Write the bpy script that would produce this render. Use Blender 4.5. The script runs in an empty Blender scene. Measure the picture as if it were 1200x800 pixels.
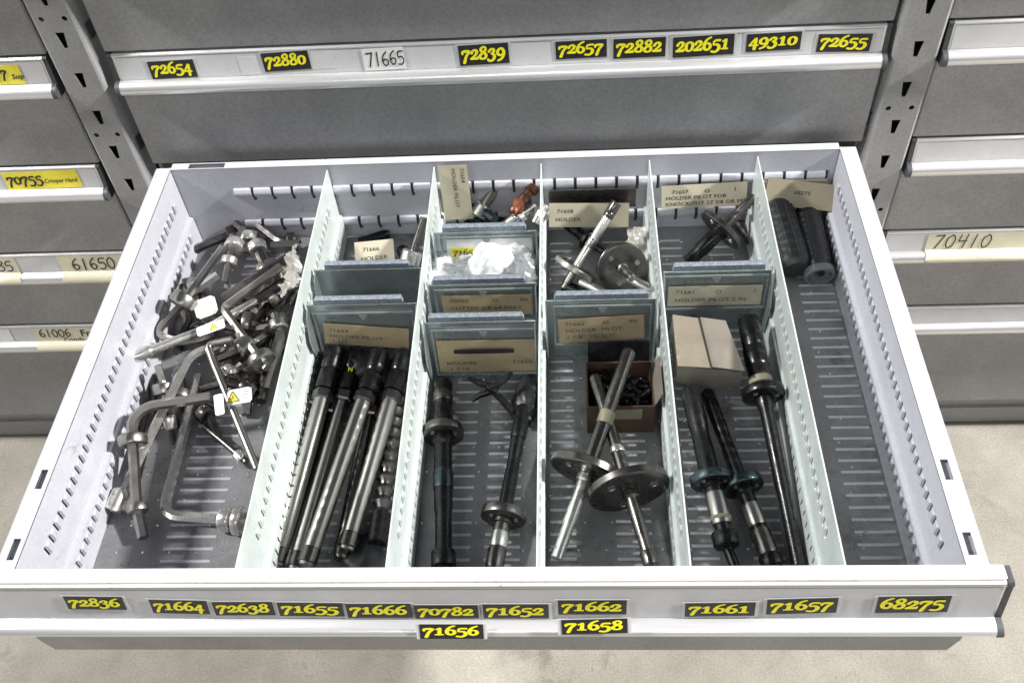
import bpy, math, random
from mathutils import Vector, Matrix, noise
random.seed(11)
SC = bpy.context.scene
COL = SC.collection
# ------------------------------------------------------------------ camera
CAMP = Vector((0.07374, -0.79054, 0.73629))
CR = Vector((0.997812, 0.026031, -0.060781)); CU = Vector((0.019420, 0.763327, 0.645720)); CF = Vector((-0.063205, 0.645487, -0.761151))
FPX = 1135.59
cd = bpy.data.cameras.new('camera'); cam = bpy.data.objects.new('camera', cd); COL.objects.link(cam)
m = Matrix((( CR.x, CU.x, -CF.x, CAMP.x), (CR.y, CU.y, -CF.y, CAMP.y), (CR.z, CU.z, -CF.z, CAMP.z), (0, 0, 0, 1)))
cam.matrix_world = m
cd.sensor_width = 36; cd.lens = FPX * 36 / 1200; cd.clip_start = .01; cd.clip_end = 100
SC.camera = cam
# ------------------------------------------------------------------ light
w = bpy.data.worlds.new('World'); SC.world = w; w.use_nodes = True
w.node_tree.nodes['Background'].inputs[0].default_value = (.80, .86, .96, 1)
w.node_tree.nodes['Background'].inputs[1].default_value = .135
def lamp(name, loc, target, size, sizey, power, col):
    l = bpy.data.lights.new(name, 'AREA'); l.shape = 'RECTANGLE'; l.size = size; l.size_y = sizey; l.energy = power; l.color = col
    o = bpy.data.objects.new(name, l); COL.objects.link(o); o.location = loc
    o.rotation_euler = (Vector(target) - Vector(loc)).to_track_quat('-Z', 'Y').to_euler(); return o
lamp('key_lamp', (3.55, -.30, 2.70), (0, -.2, 0), .22, .22, 400, (1, .98, .95))
lamp('left_lamp', (-2.95, -.35, 2.95), (0, -.2, 0), .35, .35, 195, (1, .98, .96))
lamp('front_fill', (.4, -3.4, 3.0), (0, -.1, 0), 2.2, .5, 24, (1, .99, .97))  # unseen fill, added to brighten the cabinet fronts and other upright faces
SC.view_settings.view_transform = 'Standard'; SC.view_settings.look = 'None'; SC.view_settings.exposure = .18; SC.view_settings.gamma = 1

# ------------------------------------------------------------------ helpers
def at(px, py, ax, val):
    """world point seen at photo pixel (1200x800) on the plane axis=val"""
    d = CF + CR * ((px - 600) / FPX) + CU * ((400 - py) / FPX)
    t = (val - CAMP[ax]) / d[ax]
    return CAMP + d * t
def Z(px, py, z): return at(px, py, 2, z)
def Y(px, py, y): return at(px, py, 1, y)

class B:
    def __init__(s): s.v = []; s.f = []; s.sm = []
    def add(s, vs, fs, smooth=False):
        n = len(s.v); s.v += [Vector(q) for q in vs]
        for f in fs: s.f.append([n + i for i in f]); s.sm.append(smooth)
        return s
    def box(s, x0, x1, y0, y1, z0, z1):
        v = [(x, y, z) for x in (x0, x1) for y in (y0, y1) for z in (z0, z1)]
        return s.add(v, [(0,1,3,2),(4,6,7,5),(0,4,5,1),(2,3,7,6),(0,2,6,4),(1,5,7,3)])
    def bbox(s, x0, x1, y0, y1, z0, z1, b=.001):
        """box with chamfered edges"""
        c = Vector(((x0+x1)/2, (y0+y1)/2, (z0+z1)/2)); h = Vector((abs(x1-x0)/2, abs(y1-y0)/2, abs(z1-z0)/2))
        b = min(b, h.x*.9, h.y*.9, h.z*.9)
        return s.hull([c + Vector((sx*(h.x-(b if a!=0 else 0)), sy*(h.y-(b if a!=1 else 0)), sz*(h.z-(b if a!=2 else 0)))) for a in range(3) for sx in (-1,1) for sy in (-1,1) for sz in (-1,1)])
    def hull(s, pts):
        import bmesh
        bm = bmesh.new()
        for p in pts: bm.verts.new(p)
        r = bmesh.ops.convex_hull(bm, input=bm.verts)
        bm.verts.index_update(); bm.verts.ensure_lookup_table()
        s.add([v.co.copy() for v in bm.verts], [[v.index for v in f.verts] for f in bm.faces]); bm.free(); return s
    def prism(s, prof, x0, x1, smooth=False):
        """closed (y,z) profile extruded along x"""
        n = len(prof)
        v = [(x0, a, b) for a, b in prof] + [(x1, a, b) for a, b in prof]
        s.add(v, [(i, (i+1) % n, n+(i+1) % n, n+i) for i in range(n)], smooth)
        return s.add(v, [list(range(n))[::-1], list(range(n, 2*n))])
    def lathe(s, P0, P1, prof, seg=16, smooth=True, rot=0.0):
        """prof: list of (distance along the axis in m, radius)"""
        P0, P1 = Vector(P0), Vector(P1); d = (P1-P0).normalized()
        u = d.orthogonal().normalized(); u.rotate(__import__('mathutils').Quaternion(d, rot)); w_ = d.cross(u)
        v = []
        for t, r in prof:
            for k in range(seg):
                a = 2*math.pi*k/seg
                v.append(P0 + d*t + (u*math.cos(a) + w_*math.sin(a))*max(r, 1e-5))
        f = []
        for i in range(len(prof)-1):
            for k in range(seg):
                k2 = (k+1) % seg
                f.append((i*seg+k, i*seg+k2, (i+1)*seg+k2, (i+1)*seg+k))
        s.add(v, f, smooth)
        s.add(v, [list(range(seg))[::-1], [(len(prof)-1)*seg+k for k in range(seg)]])
        return s
    def cyl(s, P0, P1, r, seg=16, b=None, smooth=True, rot=0.0):
        L = (Vector(P1)-Vector(P0)).length
        b = min(r, L)*.12 if b is None else b
        return s.lathe(P0, P1, [(0, r-b), (b, r), (L-b, r), (L, r-b)], seg, smooth, rot)
    def tube(s, path, r, seg=6, smooth=False):
        path = [Vector(p) for p in path]; n = len(path); rr = r if isinstance(r, (list, tuple)) else [r]*n
        t0 = (path[1]-path[0]).normalized(); u = t0.orthogonal().normalized(); v = []
        for i in range(n):
            t = (path[min(i+1, n-1)] - path[max(i-1, 0)]).normalized()
            u = (u - t*u.dot(t)).normalized(); w_ = t.cross(u)
            for k in range(seg):
                a = 2*math.pi*k/seg; v.append(path[i] + (u*math.cos(a)+w_*math.sin(a))*rr[i])
        f = [(i*seg+k, i*seg+(k+1) % seg, (i+1)*seg+(k+1) % seg, (i+1)*seg+k) for i in range(n-1) for k in range(seg)]
        s.add(v, f, smooth); s.add(v, [list(range(seg))[::-1], [(n-1)*seg+k for k in range(seg)]]); return s
    def sheet(s, us, vs, hole, fn, th, nrm):
        """plate over grid breaks us x vs, open where hole(i,j); fn(u,v)->point; th thickness against nrm"""
        nu, nv = len(us)-1, len(vs)-1; nrm = Vector(nrm)
        fr = [[Vector(fn(u, v)) for v in vs] for u in us]; base = []
        for row in fr: base += row
        n = len(base); V = base + [p - nrm*th for p in base]; F = []
        I = lambda i, j: i*(nv+1)+j
        sol = lambda i, j: 0 <= i < nu and 0 <= j < nv and not hole(i, j)
        for i in range(nu):
            for j in range(nv):
                if not sol(i, j): continue
                q = [I(i,j), I(i+1,j), I(i+1,j+1), I(i,j+1)]
                F.append(q); F.append([n+a for a in q[::-1]])
                for (di, dj, a, b) in ((0,-1,q[0],q[1]), (1,0,q[1],q[2]), (0,1,q[2],q[3]), (-1,0,q[3],q[0])):
                    if not sol(i+di, j+dj): F.append([b, a, n+a, n+b])
        return s.add(V, F)

ORG = {}
SHARP = {'plastic_bag': 75, 'rag': 80, 'plastic_wrap': 50}
def link(name, me, parent=None, loc=(0,0,0)):
    o = bpy.data.objects.new(name, me); COL.objects.link(o)
    if parent: o.parent = parent
    o.location = loc; return o
def obj(name, b, mat, parent=None, kind=None, label=None, origin=None):
    """mesh from world-space builder b, placed under parent (keeps world position)"""
    pl = ORG.get(parent.name, Vector((0,0,0))) if parent else Vector((0,0,0))
    if origin is None:
        xs = [v.x for v in b.v]; ys = [v.y for v in b.v]; zs = [v.z for v in b.v]
        origin = Vector(((min(xs)+max(xs))/2, (min(ys)+max(ys))/2, min(zs)))
    origin = Vector(origin)
    me = bpy.data.meshes.new(name); me.from_pydata([tuple(v-origin) for v in b.v], [], b.f)
    me.materials.append(mat); me.update()
    import bmesh
    bm = bmesh.new(); bm.from_mesh(me); bmesh.ops.recalc_face_normals(bm, faces=bm.faces); bm.to_mesh(me); bm.free()
    me.polygons.foreach_set('use_smooth', [True]*len(me.polygons)); me.set_sharp_from_angle(angle=math.radians(SHARP.get(name, 34)))
    o = link(name, me, parent, origin - pl); ORG[o.name] = origin
    if kind: o['kind'] = kind
    if label: o['label'] = label
    return o
def again(src, parent, world):
    """copy of a part placed at another world position (shares mesh data)"""
    c = src.copy(); COL.objects.link(c); c.parent = parent
    c.location = Vector(world) - ORG[parent.name]; ORG[c.name] = Vector(world); return c
def thing(name, label, cat, loc, group=None):
    o = link(name, None, None, loc); o.empty_display_size = .02; ORG[o.name] = Vector(loc)
    return tag(o, label, cat, group)
def tag(o, label, cat, group=None):
    o['label'] = label; o['category'] = cat
    if group: o['group'] = group
    return o

# ------------------------------------------------------------------ materials
def mat(name, col, rough=.5, metal=0., var=.08, vs=30., bump=.0, bs=400., dirt=None, dsc=14., dth=.62, rvar=.1, stretch=(1,1,1), coat=0., spec=.5, scr=None, fine=0.):
    M = bpy.data.materials.new(name); M.use_nodes = True; nt = M.node_tree; N = nt.nodes; L = nt.links
    p = N['Principled BSDF']; p.inputs['Metallic'].default_value = metal
    p.inputs['Coat Weight'].default_value = coat; p.inputs['Specular IOR Level'].default_value = spec
    tc = N.new('ShaderNodeTexCoord'); mp = N.new('ShaderNodeMapping'); mp.inputs['Scale'].default_value = stretch
    L.new(tc.outputs['Object'], mp.inputs['Vector'])
    n1 = N.new('ShaderNodeTexNoise'); n1.inputs['Scale'].default_value = vs; n1.inputs['Detail'].default_value = 6; n1.inputs['Roughness'].default_value = .65
    L.new(mp.outputs[0], n1.inputs['Vector'])
    mr = N.new('ShaderNodeMapRange'); mr.inputs[1].default_value = .3; mr.inputs[2].default_value = .7; mr.inputs[3].default_value = 1-var*1.5; mr.inputs[4].default_value = 1+var
    L.new(n1.outputs['Fac'], mr.inputs[0])
    mx = N.new('ShaderNodeMix'); mx.data_type = 'RGBA'; mx.blend_type = 'MULTIPLY'; mx.inputs[0].default_value = 1
    mx.inputs[6].default_value = (*col, 1); L.new(mr.outputs[0], mx.inputs[7]); out = mx.outputs[2]
    if dirt:
        n2 = N.new('ShaderNodeTexNoise'); n2.inputs['Scale'].default_value = dsc; n2.inputs['Detail'].default_value = 9; n2.inputs['Roughness'].default_value = .75
        L.new(mp.outputs[0], n2.inputs['Vector'])
        r2 = N.new('ShaderNodeMapRange'); r2.inputs[1].default_value = dth; r2.inputs[2].default_value = dth+.1; L.new(n2.outputs['Fac'], r2.inputs[0])
        m2 = N.new('ShaderNodeMix'); m2.data_type = 'RGBA'; L.new(r2.outputs[0], m2.inputs[0]); L.new(out, m2.inputs[6]); m2.inputs[7].default_value = (*dirt, 1); out = m2.outputs[2]
    if scr:
        for k, (sc_, rot) in enumerate((((1, 9, 3), .5), ((8, 1, 2), -.35), ((3, 2, 14), 1.1))):
            m3 = N.new('ShaderNodeMapping'); m3.inputs['Scale'].default_value = sc_; m3.inputs['Rotation'].default_value = (rot, rot*.7, rot*1.3); L.new(tc.outputs['Object'], m3.inputs['Vector'])
            a = N.new('ShaderNodeTexNoise'); a.inputs['Scale'].default_value = 9 + 4*k; a.inputs['Detail'].default_value = 2; L.new(m3.outputs[0], a.inputs['Vector'])
            d1 = N.new('ShaderNodeMath'); d1.operation = 'SUBTRACT'; d1.inputs[1].default_value = .5; L.new(a.outputs['Fac'], d1.inputs[0])
            d2 = N.new('ShaderNodeMath'); d2.operation = 'ABSOLUTE'; L.new(d1.outputs[0], d2.inputs[0])
            d3 = N.new('ShaderNodeMath'); d3.operation = 'LESS_THAN'; d3.inputs[1].default_value = .0035; L.new(d2.outputs[0], d3.inputs[0])
            g = N.new('ShaderNodeTexNoise'); g.inputs['Scale'].default_value = 13 + 5*k; g.inputs['Detail'].default_value = 4; L.new(tc.outputs['Object'], g.inputs['Vector'])
            g2 = N.new('ShaderNodeMapRange'); g2.inputs[1].default_value = .54; g2.inputs[2].default_value = .64; L.new(g.outputs['Fac'], g2.inputs[0])
            d4 = N.new('ShaderNodeMath'); d4.operation = 'MULTIPLY'; L.new(d3.outputs[0], d4.inputs[0]); L.new(g2.outputs[0], d4.inputs[1])
            d5 = N.new('ShaderNodeMath'); d5.operation = 'MULTIPLY'; d5.inputs[1].default_value = .6; L.new(d4.outputs[0], d5.inputs[0])
            m4 = N.new('ShaderNodeMix'); m4.data_type = 'RGBA'; L.new(d5.outputs[0], m4.inputs[0]); L.new(out, m4.inputs[6]); m4.inputs[7].default_value = (*scr, 1); out = m4.outputs[2]
    if fine:
        f1 = N.new('ShaderNodeTexNoise'); f1.inputs['Scale'].default_value = 420; f1.inputs['Detail'].default_value = 3; L.new(tc.outputs['Object'], f1.inputs['Vector'])
        f2 = N.new('ShaderNodeMapRange'); f2.inputs[1].default_value = .35; f2.inputs[2].default_value = .65; f2.inputs[3].default_value = 1-fine; f2.inputs[4].default_value = 1+fine; L.new(f1.outputs['Fac'], f2.inputs[0])
        m5 = N.new('ShaderNodeMix'); m5.data_type = 'RGBA'; m5.blend_type = 'MULTIPLY'; m5.inputs[0].default_value = 1; L.new(out, m5.inputs[6]); L.new(f2.outputs[0], m5.inputs[7]); out = m5.outputs[2]
    L.new(out, p.inputs['Base Color'])
    rr = N.new('ShaderNodeMapRange'); rr.inputs[3].default_value = max(.03, rough-rvar); rr.inputs[4].default_value = min(1, rough+rvar)
    n3 = N.new('ShaderNodeTexNoise'); n3.inputs['Scale'].default_value = vs*1.7; n3.inputs['Detail'].default_value = 5; L.new(mp.outputs[0], n3.inputs['Vector'])
    rr.inputs[1].default_value = .3; rr.inputs[2].default_value = .7
    L.new(n3.outputs['Fac'], rr.inputs[0]); L.new(rr.outputs[0], p.inputs['Roughness'])
    if bump:
        n4 = N.new('ShaderNodeTexNoise'); n4.inputs['Scale'].default_value = bs; n4.inputs['Detail'].default_value = 3; L.new(mp.outputs[0], n4.inputs['Vector'])
        bp = N.new('ShaderNodeBump'); bp.inputs['Strength'].default_value = bump; bp.inputs['Distance'].default_value = .0004
        L.new(n4.outputs['Fac'], bp.inputs['Height']); L.new(bp.outputs[0], p.inputs['Normal'])
    return M
CAB = mat('cabinet_grey_paint', (.33,.33,.332), .42, 0, .12, 7, .35, 900, dirt=(.37,.37,.37), dsc=7, dth=.60, scr=(.30,.30,.30), fine=.10)
CABD = mat('cavity_shade', (.05,.05,.055), .6)  # near-black puts the shade of cavities, gaps and slits into the colour
POST = mat('post_grey_paint', (.30,.298,.296), .36, 0, .12, 12, .25, 900, scr=(.34,.34,.33), fine=.08)
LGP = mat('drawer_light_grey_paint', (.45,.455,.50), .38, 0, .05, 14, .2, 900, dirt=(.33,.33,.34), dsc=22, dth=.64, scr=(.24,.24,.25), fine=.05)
LGP_SHADED = mat('drawer_paint_shade_darkened', (.185,.186,.194), .40, .0, .12, 26, .25, 700, dirt=(.09,.088,.085), dsc=16, dth=.56, scr=(.34,.34,.34), fine=.08)  # same paint as the walls, darkened for the shade between the dividers
DIV = mat('divider_galvanised', (.60,.655,.64), .38, .25, .07, 35, .15, 600, dirt=(.40,.43,.41), dsc=26, dth=.62, scr=(.34,.36,.34), fine=.05)
PART = mat('partition_steel', (.36,.42,.42), .30, .7, .14, 22, .15, 500, dirt=(.14,.17,.18), dsc=30, dth=.6)
TABM = mat('partition_lip', (.23,.265,.31), .45, .35, .30, 380, .5, 900)
ALU = mat('brushed_aluminium', (.80,.80,.81), .33, .75, .06, 30, .3, 300, dirt=(.50,.50,.50), dsc=55, dth=.68, stretch=(.06,1,1))
WSTRIP = mat('white_label_strip', (.62,.62,.63), .35, 0, .06, 25, .1, 500, dirt=(.42,.41,.39), dsc=35, dth=.66)
GSTRIP = mat('grey_label_strip', (.54,.54,.555), .35, 0, .08, 25, .1, 500, dirt=(.25,.24,.22), dsc=35, dth=.66)
RIMW = mat('worn_white_edge', (.82,.81,.79), .4, 0, .05, 20, .2, 500, dirt=(.42,.33,.25), dsc=85, dth=.60)
CAPM = mat('dark_plastic_cap', (.06,.063,.07), .45, 0, .1, 60)
CONC = mat('floor_concrete', (.34,.315,.27), .75, 0, .16, 9, .5, 260, dirt=(.24,.222,.19), dsc=11, dth=.56, scr=(.20,.17,.14), fine=.13)
STEEL = mat('plain_steel', (.38,.365,.34), .32, 1, .08, 30, .05, 900, dirt=(.16,.14,.12), dsc=60, dth=.72, rvar=.05)
STEELB = mat('bright_steel', (.70,.68,.65), .26, .85, .06, 60, .1, 900, dirt=(.35,.32,.28), dsc=60, dth=.70)
STEELD = mat('dark_steel', (.14,.13,.125), .30, .95, .15, 60, .15, 900, dirt=(.06,.05,.045), dsc=60, dth=.64)
OXID = mat('black_oxide', (.020,.020,.022), .27, .6, .3, 80, .2, 700, rvar=.12)
RUBB = mat('black_plastic', (.022,.023,.026), .42, 0, .2, 60, .1, 700)
BLUED = mat('blued_steel', (.055,.075,.082), .25, .9, .25, 60)
COPP = mat('orange_rusty_steel', (.16,.075,.045), .38, .8, .3, 70)
CARD = mat('aged_card', (.38,.29,.165), .6, 0, .10, 40, .1, 500, dirt=(.28,.20,.10), dsc=30, dth=.62)
CARDD = mat('dull_card', (.27,.235,.165), .6, 0, .10, 40, .1, 500, dirt=(.18,.14,.09), dsc=30, dth=.56)
CARDP = mat('pale_card', (.44,.40,.30), .6, 0, .08, 40, .1, 500, dirt=(.33,.30,.22), dsc=30, dth=.66)
CBRD = mat('cardboard', (.15,.134,.112), .8, 0, .12, 40, .3, 300, dirt=(.22,.17,.12), dsc=30, dth=.6)
KRAFT = mat('brown_card', (.078,.046,.028), .7, 0, .2, 50, .2, 400)
INK = mat('ink', (.02,.02,.022), .5, 0, .1)
BLACKL = mat('black_sticker', (.018,.018,.02), .38, 0, .2, 80)
YEL = mat('yellow_print', (.87,.80,.015), .45, 0, .04, 60)
YELP = mat('yellow_paper', (.85,.74,.06), .5, 0, .06, 60)
WHITEP = mat('white_paper', (.80,.80,.78), .5, 0, .04, 60)
TAPE = mat('masking_tape', (.68,.65,.50), .6, 0, .07, 40, .4, 300, dirt=(.5,.46,.33), dsc=30, dth=.64)
STAPE = mat('yellowed_clear_tape', (.60,.60,.59), .22, 0, .08, 40)
STAPE2 = mat('clear_tape_scrap', (.66,.66,.66), .3, 0, .08, 40)
BTAPE = mat('tan_tape', (.25,.23,.16), .5, 0, .1, 60)
def plastic(name, col, alpha, rough=.12):
    M = mat(name, col, rough, 0, .05, 60, .5, 120); p = M.node_tree.nodes['Principled BSDF']; p.inputs['Alpha'].default_value = alpha
    p.inputs['Coat Weight'].default_value = .6; p.inputs['Coat Roughness'].default_value = .08; return M
CLEAR = plastic('clear_card_cover', (.20,.22,.22), .07)
BAG = plastic('thin_plastic_bag', (.88,.90,.92), .74, .25)
FOIL = plastic('crumpled_clear_film', (.62,.60,.55), .70, .15)

# ------------------------------------------------------------------ lettering
GL = {  # stroke points (x, y, width); old-style figures
 '0': [[(.30,.70,.11),(.12,.58,.18),(.09,.36,.20),(.14,.14,.18),(.30,.03,.11),(.47,.14,.18),(.52,.36,.20),(.48,.58,.18),(.30,.70,.11)]],
 '1': [[(.12,.60,.12),(.30,.70,.18),(.30,.08,.21)],[(.10,.05,.11),(.50,.05,.11)]],
 '2': [[(.10,.50,.20),(.18,.66,.14),(.34,.70,.16),(.46,.58,.20),(.40,.38,.17),(.22,.20,.13),(.08,.07,.14)],[(.08,.07,.16),(.52,.08,.18),(.55,.20,.10)]],
 '3': [[(.10,.52,.18),(.22,.68,.14),(.40,.66,.17),(.44,.50,.17),(.28,.36,.12),(.46,.26,.18),(.48,.04,.20),(.34,-.16,.16),(.12,-.16,.16),(.05,-.06,.14)]],
 '4': [[(.36,.68,.15),(.04,.12,.12),(.56,.12,.13)],[(.40,.66,.18),(.40,-.20,.20)]],
 '5': [[(.50,.68,.16),(.16,.66,.15),(.12,.38,.12),(.34,.38,.15),(.50,.22,.20),(.48,.0,.20),(.30,-.17,.15),(.06,-.12,.16)]],
 '6': [[(.46,.94,.13),(.24,.80,.15),(.11,.54,.20),(.10,.26,.20),(.20,.07,.16),(.38,.05,.16),(.51,.22,.19),(.46,.44,.17),(.30,.52,.12),(.16,.44,.11)]],
 '7': [[(.07,.46,.13),(.10,.63,.18),(.52,.63,.18),(.34,.30,.17),(.22,-.18,.20)]],
 '8': [[(.30,.92,.13),(.14,.80,.17),(.16,.62,.17),(.34,.50,.17),(.50,.32,.19),(.46,.10,.17),(.30,.03,.13),(.12,.10,.17),(.10,.30,.18),(.26,.46,.15),(.44,.64,.16),(.44,.84,.15),(.30,.92,.13)]],
 '9': [[(.44,.30,.12),(.30,.20,.14),(.12,.30,.18),(.10,.52,.19),(.24,.69,.15),(.40,.68,.16),(.51,.48,.20),(.50,.20,.20),(.38,-.06,.16),(.16,-.18,.14)]],
}
HW = {
 '0': [[(.28,.95),(.08,.75),(.06,.3),(.22,.04),(.44,.15),(.5,.6),(.38,.9),(.26,.96)]],
 '1': [[(.28,.98),(.24,.02)]],
 '4': [[(.1,.95),(.06,.5),(.5,.52)],[(.46,.98),(.4,.0)]],
 '5': [[(.5,.95),(.15,.92),(.1,.55),(.38,.58),(.5,.3),(.34,.04),(.06,.06)]],
 '6': [[(.42,.98),(.14,.7),(.06,.28),(.22,.03),(.44,.14),(.44,.4),(.24,.48),(.1,.34)]],
 '7': [[(.04,.92),(.5,.96),(.2,.0)],],
 '3': [[(.08,.9),(.4,.94),(.44,.7),(.2,.54),(.48,.4),(.42,.1),(.06,.06)]],
 'b': [[(.12,.95),(.08,.05),(.34,.06),(.44,.3),(.3,.5),(.1,.4)]],
 '9': [[(.42,.7),(.2,.6),(.1,.8),(.28,.96),(.44,.8),(.36,.02)]],
}
def frame_basis(nrm, xdir=Vector((1,0,0))):
    n = Vector(nrm).normalized(); x = (Vector(xdir) - n*Vector(xdir).dot(n)).normalized(); return x, n.cross(x), n
def stroke_text(txt, origin, X, Yv, N_, h, slant=.16, adv=.60, table=GL, wscale=1., thin=None, jit=0., wx=1.):
    b = B(); lift = 0.; x0 = 0.
    for ch in txt:
        if ch == ' ': x0 += .5; continue
        jy = random.uniform(-jit, jit)
        for st in table.get(ch, GL.get(ch, [])):
            pts = [(p[0], p[1]+jy, (p[2] if len(p) > 2 and thin is None else (thin or .1))*wscale) for p in st]
            # resample smoothly
            P = []
            for i in range(len(pts)-1):
                a0, a1, a2, a3 = pts[max(i-1,0)], pts[i], pts[i+1], pts[min(i+2, len(pts)-1)]
                for q in range(3):
                    t = q/3.
                    P.append(tuple(.5*((2*a1[k])+(-a0[k]+a2[k])*t+(2*a0[k]-5*a1[k]+4*a2[k]-a3[k])*t*t+(-a0[k]+3*a1[k]-3*a2[k]+a3[k])*t**3)*(1) for k in range(3)) if len(pts) > 3 else tuple(a1[k]*(1-t)+a2[k]*t for k in range(3)))
            P.append(pts[-1])
            def W(x, y): 
                x = (x0+x)*wx + slant*y
                return origin + X*(x*h) + Yv*(y*h) + N_*lift
            for i in range(len(P)-1):
                d = Vector((P[i+1][0]-P[i][0], P[i+1][1]-P[i][1]))
                if d.length < 1e-5: continue
                d.normalize(); nx, ny = -d.y, d.x; lift += 2e-6
                a, c = P[i], P[i+1]
                b.add([W(a[0]+nx*a[2]/2, a[1]+ny*a[2]/2), W(a[0]-nx*a[2]/2, a[1]-ny*a[2]/2), W(c[0]-nx*c[2]/2, c[1]-ny*c[2]/2), W(c[0]+nx*c[2]/2, c[1]+ny*c[2]/2)], [(0,1,2,3)])
            for i in range(0, len(P)):
                a = P[i]; lift += 2e-6
                b.add([W(a[0]+math.cos(k*math.pi/4)*a[2]/2, a[1]+math.sin(k*math.pi/4)*a[2]/2) for k in range(8)], [list(range(8))])
        x0 += adv
    return b
FC = {}
def font_text(txt, origin, X, Yv, N_, h, xs=1., shear=0., bold=0.):
    cu = bpy.data.curves.new('t', 'FONT'); cu.body = txt; cu.size = 1; cu.shear = shear; cu.offset = bold; cu.resolution_u = 2
    o = bpy.data.objects.new('t', cu); COL.objects.link(o)
    me = bpy.data.meshes.new_from_object(o.evaluated_get(bpy.context.evaluated_depsgraph_get()))
    b = B(); b.add([origin + X*(v.co.x*h*xs) + Yv*(v.co.y*h) for v in me.vertices], [list(p.vertices) for p in me.polygons])
    bpy.data.objects.remove(o); bpy.data.meshes.remove(me); bpy.data.curves.remove(cu); return b
def plate_on(center, X, Yv, N_, wd, ht, th=.0004):
    b = B(); c = Vector(center)
    q = [c + X*(sx*wd/2) + Yv*(sy*ht/2) + N_*k for k in (0, th) for sx, sy in ((-1,-1),(1,-1),(1,1),(-1,1))]
    b.add(q, [(3,2,1,0),(4,5,6,7),(0,1,5,4),(1,2,6,5),(2,3,7,6),(3,0,4,7)]); return b

# ------------------------------------------------------------------ setting
FLZ = -.43
fb = B(); fb.box(-6, 6, -6, 6, FLZ-.05, FLZ)
o = obj('concrete_floor', fb, CONC); o['kind'] = 'structure'

# ------------------------------------------------------------------ cabinets
LIPS = [.318, .183, .0490, -.0805, -.2075]      # lip-bottom heights of the drawer handles in every column
def post_sheet(b, xc, w_, y, z0, z1, holes):
    """front web of a slotted upright; holes: list of (kind, x offset, z)"""
    rows = {}
    for k, dx, z in holes: rows.setdefault(round(z, 4), []).append((k, dx))
    zs = sorted(rows); cur = z0; x0, x1 = xc-w_/2, xc+w_/2
    def quad(xa, xb, za, zb):
        if xb-xa > 1e-5 and zb-za > 1e-5: b.add([(xa,y,za),(xb,y,za),(xb,y,zb),(xa,y,zb)], [(0,1,2,3)])
    for z in zs:
        hh = .0098; 
        if z-hh < z0 or z+hh > z1: continue
        quad(x0, x1, cur, z-hh); cur = z+hh; xa = x0
        for k, dx in sorted(rows[z], key=lambda q: q[1]):
            cx_ = xc+dx; hw = .0075 if k == 'wedge' else .006
            quad(xa, cx_-hw, z-hh, z+hh); xa = cx_+hw
            outer = [(hw,0),(hw,hh),(0,hh),(-hw,hh),(-hw,0),(-hw,-hh),(0,-hh),(hw,-hh)]
            if k == 'wedge': inner = [(.0033,0),(.0045,.0085),(0,.0085),(-.0045,.0085),(-.0033,0),(-.0020,-.0085),(0,-.0085),(.0020,-.0085)]
            else: inner = [(.0028*math.cos(a*math.pi/4), .0028*math.sin(a*math.pi/4)) for a in range(8)]
            v = [(cx_+p, y, z+q) for p, q in outer] + [(cx_+p, y, z+q) for p, q in inner] + [(cx_+p, y+.0018, z+q) for p, q in inner]
            f = [(i, (i+1)%8, 8+(i+1)%8, 8+i) for i in range(8)] + [(8+i, 8+(i+1)%8, 16+(i+1)%8, 16+i) for i in range(8)]
            b.add(v, f)
        quad(xa, x1, z-hh, z+hh)
    quad(x0, x1, cur, z1)
def build_post(parent, xc):
    b = B(); holes = []
    for n in range(-4, 15):
        z = .2461 - .0445*n + 0.
        holes.append(('wedge', 0, z))
    for n in range(-2, 5):
        z = .1353 - .1335*n
        holes += [('hole', -.0112, z), ('hole', .0112, z)]
    post_sheet(b, xc, .036, .010, FLZ+.055, .45, holes)
    o = obj('slotted_post', b, POST, parent)
    for s in (-1, 1):
        e = B()     # bent flange running back from the web, with a rolled edge
        x0 = xc + s*.018
        prof = [(x0, .010), (x0+s*.0022, .0112), (x0+s*.0030, .0135), (x0+s*.0062, .034), (x0+s*.0050, .034), (x0+s*.0014, .0138), (x0, .0125)]
        n = len(prof); v = [(p, q, FLZ+.055) for p, q in prof] + [(p, q, .45) for p, q in prof]
        e.add(v, [(i, (i+1) % n, n+(i+1) % n, n+i) for i in range(n)], False)
        fl = obj('post_flange', e, POST, o)
        for n in range(-1, 4):
            z = .2461 - .1335*n + .002
            sb = B(); xs = xc + s*(.018+.0048)
            sb.add([(xs-.0015*s, .0200, z-.008),(xs-.0015*s+s*.002, .0300, z-.008),(xs-.0015*s+s*.002, .0300, z+.008),(xs-.0015*s, .0200, z+.008),
                    (xs+.0004*s, .0200, z-.008),(xs+.0004*s+s*.002, .0300, z-.008),(xs+.0004*s+s*.002, .0300, z+.008),(xs+.0004*s, .0200, z+.008)],
                   [(0,1,2,3),(4,7,6,5),(0,4,5,1),(2,6,7,3),(0,3,7,4),(1,5,6,2)])
            # dark block put in for the shade inside an open flange slot
            if s: obj('flange_slot_shade', sb, CAPM, parent)
    bk = B(); bk.box(xc-.019, xc+.019, .030, .034, FLZ+.055, .45); obj('post_shade_backing', bk, CABD, parent)  # dark sheet put in for the shade behind the post holes
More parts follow.
